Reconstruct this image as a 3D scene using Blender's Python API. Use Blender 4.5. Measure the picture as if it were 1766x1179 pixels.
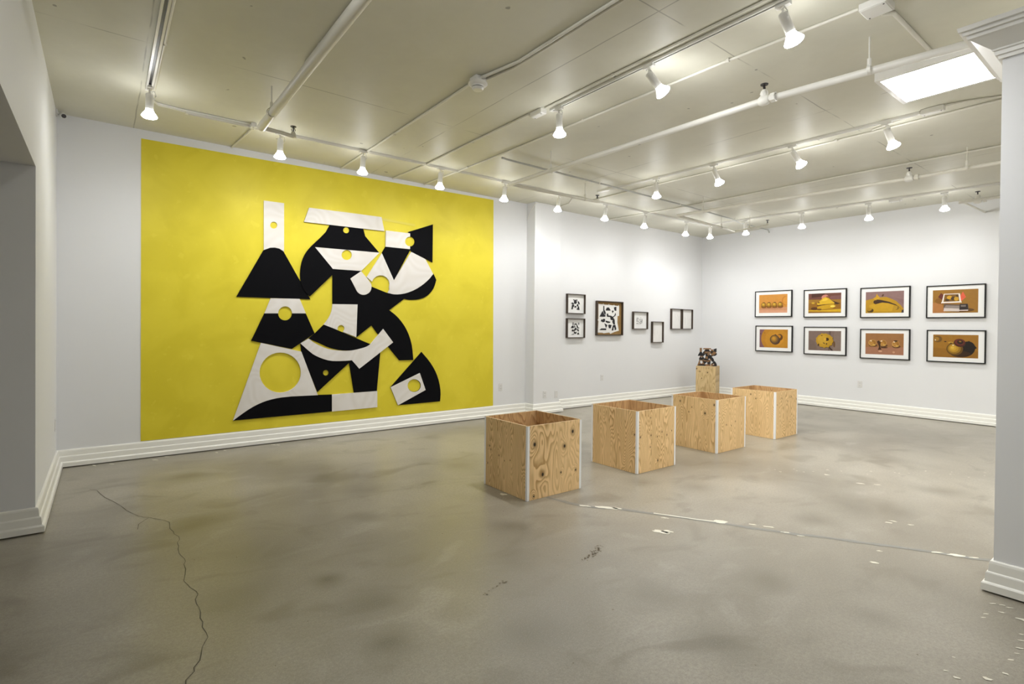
import bpy, bmesh, math, random
from mathutils import Vector, Matrix
from mathutils.geometry import tessellate_polygon

for _o in list(bpy.data.objects):
    bpy.data.objects.remove(_o, do_unlink=True)
SC = bpy.context.scene
COL = SC.collection

# ------------------------------------------------------------------ camera
YAW, PITCH, ROLL, EYE = 0.6562, -0.0093, 0.0093, 1.41
cam_data = bpy.data.cameras.new('camera')
cam_data.sensor_width = 36.0
cam_data.lens = 915.8 / 1766 * 36
cam_data.shift_y = (573.15 - 589.5) / 1766
cam_data.clip_start = 0.02
cam = bpy.data.objects.new('camera', cam_data)
COL.objects.link(cam)
_f = Vector((math.sin(YAW)*math.cos(PITCH), math.cos(YAW)*math.cos(PITCH), math.sin(PITCH)))
_r0 = Vector((math.cos(YAW), -math.sin(YAW), 0))
_u0 = _r0.cross(_f)
_r = math.cos(ROLL)*_r0 + math.sin(ROLL)*_u0
_u = -math.sin(ROLL)*_r0 + math.cos(ROLL)*_u0
M = Matrix((_r, _u, -_f)).transposed().to_4x4()
M.translation = Vector((0, 0, EYE))
cam.matrix_world = M
SC.camera = cam

# ------------------------------------------------------------------ world, exposure
world = bpy.data.worlds.new('world')
SC.world = world
world.use_nodes = True
world.node_tree.nodes['Background'].inputs[0].default_value = (0.75, 0.8, 0.9, 1)
world.node_tree.nodes['Background'].inputs[1].default_value = 0.15
SC.view_settings.view_transform = 'Standard'
SC.view_settings.look = 'None'
SC.view_settings.exposure = 1.07
SC.view_settings.gamma = 1.0
SC.view_settings.use_curve_mapping = False
SPOT_W = 26.0      # watts of one track lamp
BULB_E = 100.0      # emission of a lamp face
GLASS_E = 13.0     # glow of the glass reflector behind it
PANEL_E = 14.0     # emission of the ceiling panel

# ------------------------------------------------------------------ room numbers (metres)
D, L, W, H = 6.798, 10.561, -0.36, 3.446      # mural wall, right wall, left wall, ceiling
Y0 = -3.0                                      # rear wall

# ------------------------------------------------------------------ node helper
class NT:
    def __init__(s, name, rough=0.6, spec=0.5, metal=0.0):
        s.mat = bpy.data.materials.new(name); s.mat.use_nodes = True
        s.t = s.mat.node_tree; s.b = s.t.nodes['Principled BSDF']
        s.b.inputs['Roughness'].default_value = rough
        s.b.inputs['Specular IOR Level'].default_value = spec
        s.b.inputs['Metallic'].default_value = metal
    def n(s, typ, **kw):
        nd = s.t.nodes.new(typ)
        for k, v in kw.items(): setattr(nd, k, v)
        return nd
    def put(s, sock, v):
        if isinstance(v, bpy.types.NodeSocket): s.t.links.new(v, sock)
        elif v is not None: sock.default_value = v
    def m(s, op, a, b=None, c=None, clamp=False):
        nd = s.n('ShaderNodeMath', operation=op); nd.use_clamp = clamp
        s.put(nd.inputs[0], a); s.put(nd.inputs[1], b)
        if c is not None: s.put(nd.inputs[2], c)
        return nd.outputs[0]
    def xyz(s):
        tc = s.n('ShaderNodeTexCoord'); sp = s.n('ShaderNodeSeparateXYZ')
        s.t.links.new(tc.outputs['Object'], sp.inputs[0])
        return tc.outputs['Object'], sp.outputs[0], sp.outputs[1], sp.outputs[2]
    def comb(s, x, y, z):
        nd = s.n('ShaderNodeCombineXYZ')
        s.put(nd.inputs[0], x); s.put(nd.inputs[1], y); s.put(nd.inputs[2], z)
        return nd.outputs[0]
    def noise(s, vec, scale, detail=3, rough=0.5, dist=0.0):
        nd = s.n('ShaderNodeTexNoise')
        s.t.links.new(vec, nd.inputs['Vector'])
        nd.inputs['Scale'].default_value = scale; nd.inputs['Detail'].default_value = detail
        nd.inputs['Roughness'].default_value = rough; nd.inputs['Distortion'].default_value = dist
        return nd.outputs['Fac']
    def ss(s, v, a, b, lo=0.0, hi=1.0):
        nd = s.n('ShaderNodeMapRange', interpolation_type='SMOOTHSTEP')
        s.put(nd.inputs[0], v)
        for i, x in enumerate((a, b, lo, hi)): s.put(nd.inputs[i+1], x)
        return nd.outputs[0]
    def mix(s, f, a, b, mode='MIX'):
        nd = s.n('ShaderNodeMix', data_type='RGBA', blend_type=mode)
        s.put(nd.inputs[0], f)
        for i, v in ((6, a), (7, b)):
            if isinstance(v, tuple): v = (*v, 1) if len(v) == 3 else v
            s.put(nd.inputs[i], v)
        return nd.outputs[2]
    def col(s, v):
        if isinstance(v, tuple): v = (*v, 1)
        s.put(s.b.inputs['Base Color'], v)
    def bump(s, h, strength=0.2, dist=0.01):
        nd = s.n('ShaderNodeBump'); nd.inputs['Strength'].default_value = strength
        nd.inputs['Distance'].default_value = dist
        s.t.links.new(h, nd.inputs['Height']); s.t.links.new(nd.outputs[0], s.b.inputs['Normal'])

def plain(name, c, rough=0.6, spec=0.5, metal=0.0, var=0.03, sc=6.0):
    k = NT(name, rough, spec, metal)
    v, x, y, z = k.xyz()
    f = k.noise(v, sc, 3)
    k.col(k.mix(f, tuple(max(0, q*(1-var)) for q in c), tuple(min(1, q*(1+var)) for q in c)))
    return k.mat

def emis(name, c, e):
    k = NT(name, 0.4); k.col(c)
    k.b.inputs['Emission Color'].default_value = (*c, 1)
    k.b.inputs['Emission Strength'].default_value = e
    return k.mat

# ------------------------------------------------------------------ materials
M_wall = plain('white_wall_paint', (0.735, 0.738, 0.738), 0.7, 0.3, var=0.012, sc=2.0)
M_trim = plain('cream_gloss_trim', (0.80, 0.79, 0.73), 0.35, 0.5, var=0.01)
M_white = plain('white_enamel', (0.80, 0.79, 0.75), 0.3, 0.5, var=0.02)
M_pipe = plain('painted_pipe', (0.74, 0.72, 0.64), 0.38, 0.5, var=0.04)
M_pipew = plain('white_painted_pipe', (0.80, 0.79, 0.74), 0.38, 0.5, var=0.03)
M_dark = plain('dark_metal', (0.03, 0.025, 0.025), 0.4)
M_plate = plain('white_plastic', (0.68, 0.67, 0.65), 0.35)
M_slot = plain('socket_slot', (0.25, 0.24, 0.23), 0.6)
M_tape = plain('white_edge_tape', (0.80, 0.80, 0.80), 0.55, var=0.01)
M_frame_bk = plain('black_frame_lacquer', (0.010, 0.010, 0.010), 0.5, 0.2)
M_frame_br = plain('dark_walnut_frame', (0.045, 0.028, 0.016), 0.5, var=0.3, sc=20)
M_mat = plain('white_mat_board', (0.80, 0.80, 0.78), 0.8, 0.2, var=0.005)
M_paper = plain('cream_paper', (0.76, 0.75, 0.72), 0.85, 0.2, var=0.02, sc=30)
M_kraft = plain('brown_backing_board', (0.30, 0.185, 0.07), 0.8, 0.2, var=0.2, sc=15)
M_ink = plain('black_ink', (0.018, 0.018, 0.02), 0.7, 0.3)
M_bulb = emis('lit_lamp_face', (0.985, 0.99, 1.0), BULB_E)
M_panel = emis('lit_diffuser', (1.0, 0.98, 0.93), PANEL_E)

def ceiling_mat():
    k = NT('painted_concrete_ceiling', 0.5, 0.35)
    v, x, y, z = k.xyz()
    n1 = k.noise(v, 0.9, 4, 0.6, 0.3); n2 = k.noise(v, 14, 4, 0.6)
    wob = k.m('MULTIPLY', k.m('SUBTRACT', k.noise(v, 1.3, 3), 0.5), 0.03)
    broken = k.ss(k.noise(v, 2.2, 2), 0.38, 0.56)
    line = None
    for c in (4.68, 2.15, -0.4):
        d = k.m('ABSOLUTE', k.m('ADD', k.m('SUBTRACT', y, c), wob))
        l = k.ss(d, 0.002, 0.007, 1.0, 0.0)
        line = l if line is None else k.m('MAXIMUM', line, l)
    for c in (0.25, 2.82, 5.30, 8.0):
        d = k.m('ABSOLUTE', k.m('ADD', k.m('SUBTRACT', x, c), wob))
        line = k.m('MAXIMUM', line, k.ss(d, 0.002, 0.007, 1.0, 0.0))
    line = k.m('MULTIPLY', line, broken)
    specks = k.ss(k.noise(v, 9, 1), 0.78, 0.80, 0.0, 0.55)
    base = k.mix(k.ss(n1, 0.35, 0.65), (0.66, 0.645, 0.545), (0.72, 0.705, 0.60))
    base = k.mix(k.m('MULTIPLY', n2, 0.25), base, (0.56, 0.54, 0.44))
    base = k.mix(k.m('MULTIPLY', line, 0.55), base, (0.16, 0.15, 0.11))
    base = k.mix(specks, base, (0.10, 0.09, 0.07))
    k.col(base)
    k.bump(k.m('ADD', k.m('MULTIPLY', n1, 1.0), k.m('MULTIPLY', n2, 0.12)), 0.25, 0.03)
    return k.mat
M_ceil = ceiling_mat()

def floor_mat():
    k = NT('polished_concrete_floor', 0.3, 0.55)
    v, x, y, z = k.xyz()
    n1 = k.noise(v, 0.55, 4, 0.55, 0.4)
    vs = k.comb(k.m('MULTIPLY', x, 0.9), k.m('MULTIPLY', y, 1.4), 3.0)
    n2 = k.noise(vs, 2.3, 3, 0.5, 0.6)
    n3 = k.noise(v, 55, 5, 0.75)
    n4 = k.noise(v, 160, 3, 0.8)
    base = k.mix(k.ss(n1, 0.35, 0.66), (0.235, 0.210, 0.162), (0.365, 0.335, 0.270))
    base = k.mix(k.ss(n2, 0.53, 0.72, 0.0, 0.6), base, (0.165, 0.142, 0.098))
    base = k.mix(k.ss(n2, 0.26, 0.44, 0.4, 0.0), base, (0.42, 0.395, 0.34))
    # rub marks and oily spots, each with its own place on the slab
    spots = [(0.995,2.951,.09,.8),(1.107,2.589,.12,.5),(1.014,2.199,.12,.75),(0.643,5.734,.16,.6),(0.502,4.353,.2,.45),
             (1.536,3.751,.13,.5),(1.772,4.377,.16,.4),(1.685,4.901,.18,.5),(0.788,3.505,.2,.4),(0.57,3.067,.22,.4),(0.102,4.959,.2,.35),
             (2.291,2.975,.12,.6),(2.27,1.775,.16,.4),(2.969,1.476,.14,.5),(2.2,1.303,.18,.5),(1.559,1.876,.16,.4),
             (4.207,2.72,.18,.5),(3.937,3.138,.15,.45),(1.961,2.533,.14,.3),(4.196,1.731,.14,.55),(4.759,1.687,.2,.45),
             (5.879,1.372,.18,.5),(4.93,1.444,.2,.4),(3.01,0.969,.12,.35),(2.9,4.6,.22,.4),(6.8,2.2,.25,.4),(8.2,3.4,.3,.35)]
    wob = k.m('MULTIPLY', k.m('SUBTRACT', k.noise(v, 3.5, 1.5), 0.5), 0.14)
    tot = None
    for sx, sy, r, a in spots:
        dx = k.m('SUBTRACT', x, sx); dy = k.m('SUBTRACT', y, sy)
        d = k.m('SQRT', k.m('ADD', k.m('MULTIPLY', dx, dx), k.m('MULTIPLY', dy, dy)))
        d = k.m('ADD', d, wob)
        q = k.ss(d, -r*0.3, r*1.7, min(1.0, a*1.25), 0.0)
        tot = q if tot is None else k.m('MAXIMUM', tot, q)
    base = k.mix(tot, base, (0.115, 0.098, 0.06))
    base = k.mix(k.ss(n3, 0.35, 0.65, 0.0, 0.45), base, (0.19, 0.172, 0.135))
    base = k.mix(k.ss(n4, 0.55, 0.7, 0.0, 0.5), base, (0.5, 0.47, 0.41))
    base = k.mix(k.ss(n4, 0.30, 0.44, 0.5, 0.0), base, (0.12, 0.11, 0.09))
    k.col(base)
    r = k.m('ADD', 0.285, k.m('MULTIPLY', k.noise(v, 1.8, 4, 0.6), 0.10))
    k.put(k.b.inputs['Roughness'], r)
    k.bump(k.m('ADD', k.m('MULTIPLY', n3, 0.5), k.m('MULTIPLY', n4, 0.3)), 0.05, 0.004)
    return k.mat
M_floor = floor_mat()

def mural_mat():
    k = NT('yellow_wall_paint', 0.55, 0.4)
    v, x, y, z = k.xyz()
    n = k.noise(v, 2.2, 3, 0.5, 0.6); n2 = k.noise(v, 9, 3)
    c = k.mix(k.ss(n, 0.35, 0.65), (0.66, 0.55, 0.022), (0.72, 0.605, 0.032))
    c = k.mix(k.ss(n2, 0.62, 0.68, 0.0, 0.35), c, (0.77, 0.66, 0.05))
    k.col(c); return k.mat
M_yellow = mural_mat()

def veneer(name, c, c2):
    k = NT(name, 0.6, 0.3)
    v, x, y, z = k.xyz()
    h = k.noise(v, 1.1, 2, 0.4, 0.4)
    r = k.m('MULTIPLY', k.m('ADD', k.m('SINE', k.m('MULTIPLY', h, 120.0)), 1.0), 0.5)
    k.col(k.mix(k.m('MULTIPLY', r, 0.35), c, c2)); return k.mat
M_artW = veneer('pale_birch_veneer', (0.73, 0.70, 0.66), (0.62, 0.575, 0.50))
M_artB = plain('matt_black_paper', (0.006, 0.006, 0.007), 0.9, 0.04, var=0.1)
M_sW = plain('brown_wood_block', (0.23, 0.12, 0.045), 0.55, var=0.25, sc=40)
M_tapeclear = plain('clear_tape_strip', (0.74, 0.63, 0.10), 0.12, 0.8)

def plywood(name, seed, light, dark, knots, freq=38.0, sx=1.5, sz=0.42):
    """rotary-cut plywood: contour lines of a stretched noise field, knots bend the lines"""
    k = NT(name, 0.55, 0.3)
    v, x, y, z = k.xyz()
    vec = k.comb(k.m('ADD', k.m('MULTIPLY', x, sx), seed*3.7), seed*1.3, k.m('ADD', k.m('MULTIPLY', z, sz), seed*2.1))
    h = k.noise(vec, 2.3, 2.2, 0.45, 0.25)
    mask = None; halo = None
    for kx, kz, kr in knots:
        dx = k.m('SUBTRACT', x, kx); dz = k.m('MULTIPLY', k.m('SUBTRACT', z, kz), 0.75)
        d = k.m('SQRT', k.m('ADD', k.m('MULTIPLY', dx, dx), k.m('MULTIPLY', dz, dz)))
        h = k.m('ADD', h, k.ss(d, 0.0, kr*5, 0.085, 0.0))
        q = k.ss(d, kr*0.35, kr*0.9, 1.0, 0.0)
        mask = q if mask is None else k.m('MAXIMUM', mask, q)
        hq = k.ss(d, kr*0.6, kr*2.2, 1.0, 0.0)
        halo = hq if halo is None else k.m('MAXIMUM', halo, hq)
    wob = k.noise(k.comb(k.m('MULTIPLY', x, 30), seed, k.m('MULTIPLY', z, 5)), 1.0, 2)
    h2 = k.m('ADD', k.m('MULTIPLY', h, freq), k.m('MULTIPLY', wob, 0.35))
    saw = k.m('FRACT', h2)
    line = k.m('MULTIPLY', k.ss(saw, 0.25, 0.86), k.ss(saw, 0.9, 1.0, 1.0, 0.0))
    amp = k.ss(k.noise(vec, 1.7, 2), 0.30, 0.62, 0.35, 0.95)
    c = k.mix(k.m('MULTIPLY', line, amp), light, dark)
    fine = k.noise(k.comb(k.m('MULTIPLY', x, 240), seed, k.m('MULTIPLY', z, 6)), 1.0, 3, 0.7)
    c = k.mix(k.ss(fine, 0.35, 0.7, 0.0, 0.28), c, tuple(q*0.6 for q in dark))
    big = k.noise(vec, 0.8, 2)
    c = k.mix(k.ss(big, 0.35, 0.65, 0.0, 0.22), c, tuple(q*1.15 for q in light))
    if halo is not None:
        c = k.mix(k.m('MULTIPLY', halo, 0.5), c, (0.20, 0.10, 0.03))
        c = k.mix(mask, c, (0.018, 0.012, 0.006))
    k.col(c); return k.mat
PL, PD = (0.80, 0.565, 0.29), (0.37, 0.21, 0.068)
M_edge = plain('plywood_edge', (0.58, 0.42, 0.22), 0.6, var=0.12, sc=60)

# ------------------------------------------------------------------ mesh helpers
def link(name, bm, mats, parent=None, loc=None, rot=None, smooth=False):
    me = bpy.data.meshes.new(name)
    bmesh.ops.recalc_face_normals(bm, faces=bm.faces)
    bm.to_mesh(me); bm.free()
    for m in (mats if isinstance(mats, (list, tuple)) else [mats]): me.materials.append(m)
    if smooth:
        for p in me.polygons: p.use_smooth = True
        try: me.set_sharp_from_angle(angle=math.radians(38))
        except Exception: pass
    o = bpy.data.objects.new(name, me); COL.objects.link(o)
    if parent is not None: o.parent = parent
    if loc is not None: o.location = loc
    if rot is not None: o.rotation_euler = rot
    return o

def tag(o, label, cat, group=None, kind=None):
    o['label'] = label; o['category'] = cat
    if group: o['group'] = group
    if kind: o['kind'] = kind
    return o

def struct(o, label=None):
    o['kind'] = 'structure'
    if label: o['label'] = label
    return o

def thing(name, label, cat, loc=(0, 0, 0), rotz=0.0, group=None):
    o = bpy.data.objects.new(name, None); COL.objects.link(o)
    o.empty_display_size = 0.05
    o.location = loc; o.rotation_euler = (0, 0, rotz)
    return tag(o, label, cat, group)

def box(bm, a, b, mi=0, bev=0.0):
    x0, y0, z0 = a; x1, y1, z1 = b
    vs = [bm.verts.new(p) for p in ((x0,y0,z0),(x1,y0,z0),(x1,y1,z0),(x0,y1,z0),(x0,y0,z1),(x1,y0,z1),(x1,y1,z1),(x0,y1,z1))]
    fs = [bm.faces.new([vs[i] for i in q]) for q in ((0,3,2,1),(4,5,6,7),(0,1,5,4),(1,2,6,5),(2,3,7,6),(3,0,4,7))]
    for f in fs: f.material_index = mi
    if bev:
        es = list({e for f in fs for e in f.edges})
        bmesh.ops.bevel(bm, geom=es, offset=bev, segments=2, affect='EDGES', profile=0.5)
    return fs

def tube(bm, pts, r, seg=12, mi=0, cap=True):
    pts = [Vector(p) for p in pts]; rings = []
    for i, p in enumerate(pts):
        if i == 0: d = pts[1]-pts[0]
        elif i == len(pts)-1: d = pts[-1]-pts[-2]
        else: d = (pts[i+1]-p).normalized() + (p-pts[i-1]).normalized()
        d.normalize()
        a = Vector((0,0,1)) if abs(d.z) < 0.95 else Vector((1,0,0))
        u = d.cross(a).normalized(); w = d.cross(u)
        rr = r[i] if isinstance(r, (list, tuple)) else r
        rings.append([bm.verts.new(p + rr*(math.cos(2*math.pi*k/seg)*u + math.sin(2*math.pi*k/seg)*w)) for k in range(seg)])
    for A, B in zip(rings, rings[1:]):
        for k in range(seg):
            f = bm.faces.new((A[k], A[(k+1)%seg], B[(k+1)%seg], B[k])); f.material_index = mi
    if cap:
        for R in (rings[0], rings[-1]):
            f = bm.faces.new(R); f.material_index = mi

def lathe(bm, prof, seg=24, mi=0, M4=None):
    """prof: (radius, z) pairs around z"""
    rings = []
    for r, z in prof:
        if r < 1e-6: rings.append([bm.verts.new((0,0,z))])
        else: rings.append([bm.verts.new((r*math.cos(2*math.pi*k/seg), r*math.sin(2*math.pi*k/seg), z)) for k in range(seg)])
    for A, B in zip(rings, rings[1:]):
        for k in range(seg):
            if len(A) == 1: f = bm.faces.new((A[0], B[(k+1)%seg], B[k]))
            elif len(B) == 1: f = bm.faces.new((A[k], A[(k+1)%seg], B[0]))
            else: f = bm.faces.new((A[k], A[(k+1)%seg], B[(k+1)%seg], B[k]))
            f.material_index = mi
    vs = [v for R in rings for v in R]
    if M4 is not None: bmesh.ops.transform(bm, matrix=M4, verts=vs)

def plate(bm, outer, holes, y0, y1, mi=0, fn=None):
    """flat shape in x,z (with holes) given thickness from y0 (front) to y1 (back)"""
    loops = [list(outer)] + [list(h) for h in holes]
    tri = tessellate_polygon([[Vector((a, b, 0)) for a, b in l] for l in loops])
    flat = [p for l in loops for p in l]
    fn = fn or (lambda a, y, b: (a, y, b))
    F = [bm.verts.new(fn(a, y0, b)) for a, b in flat]; B = [bm.verts.new(fn(a, y1, b)) for a, b in flat]
    for t in tri:
        for S, q in ((F, t), (B, t[::-1])):
            try: bm.faces.new([S[i] for i in q]).material_index = mi
            except ValueError: pass
    k = 0
    for l in loops:
        n = len(l)
        for i in range(n):
            a, b = k+i, k+(i+1) % n
            try: bm.faces.new((F[a], F[b], B[b], B[a])).material_index = mi
            except ValueError: pass
        k += n

def sweep(bm, path, prof, i0, i1, mi=0):
    """profile (out, z) swept along a path in plan; out is to the right of travel, corners mitred"""
    P = [Vector(p) for p in path]
    st = []
    for i, p in enumerate(P):
        def nrm(a, b):
            d = (b-a).normalized(); return Vector((d.y, -d.x))
        if i == 0: o = nrm(P[0], P[1])
        elif i == len(P)-1: o = nrm(P[-2], P[-1])
        else:
            a, b = nrm(P[i-1], p), nrm(p, P[i+1])
            o = (a+b)/(1+a.dot(b))
        st.append([bm.verts.new((p.x+o.x*q, p.y+o.y*q, z)) for q, z in prof])
        if not (i0 <= i <= i1):
            for v in st[-1]: bm.verts.remove(v)
            st[-1] = None
    n = len(prof)
    for i in range(i0, i1):
        for k in range(n-1):
            bm.faces.new((st[i][k], st[i+1][k], st[i+1][k+1], st[i][k+1])).material_index = mi
    for e in (st[i0], st[i1]):
        try: bm.faces.new(e)
        except ValueError: pass
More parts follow.
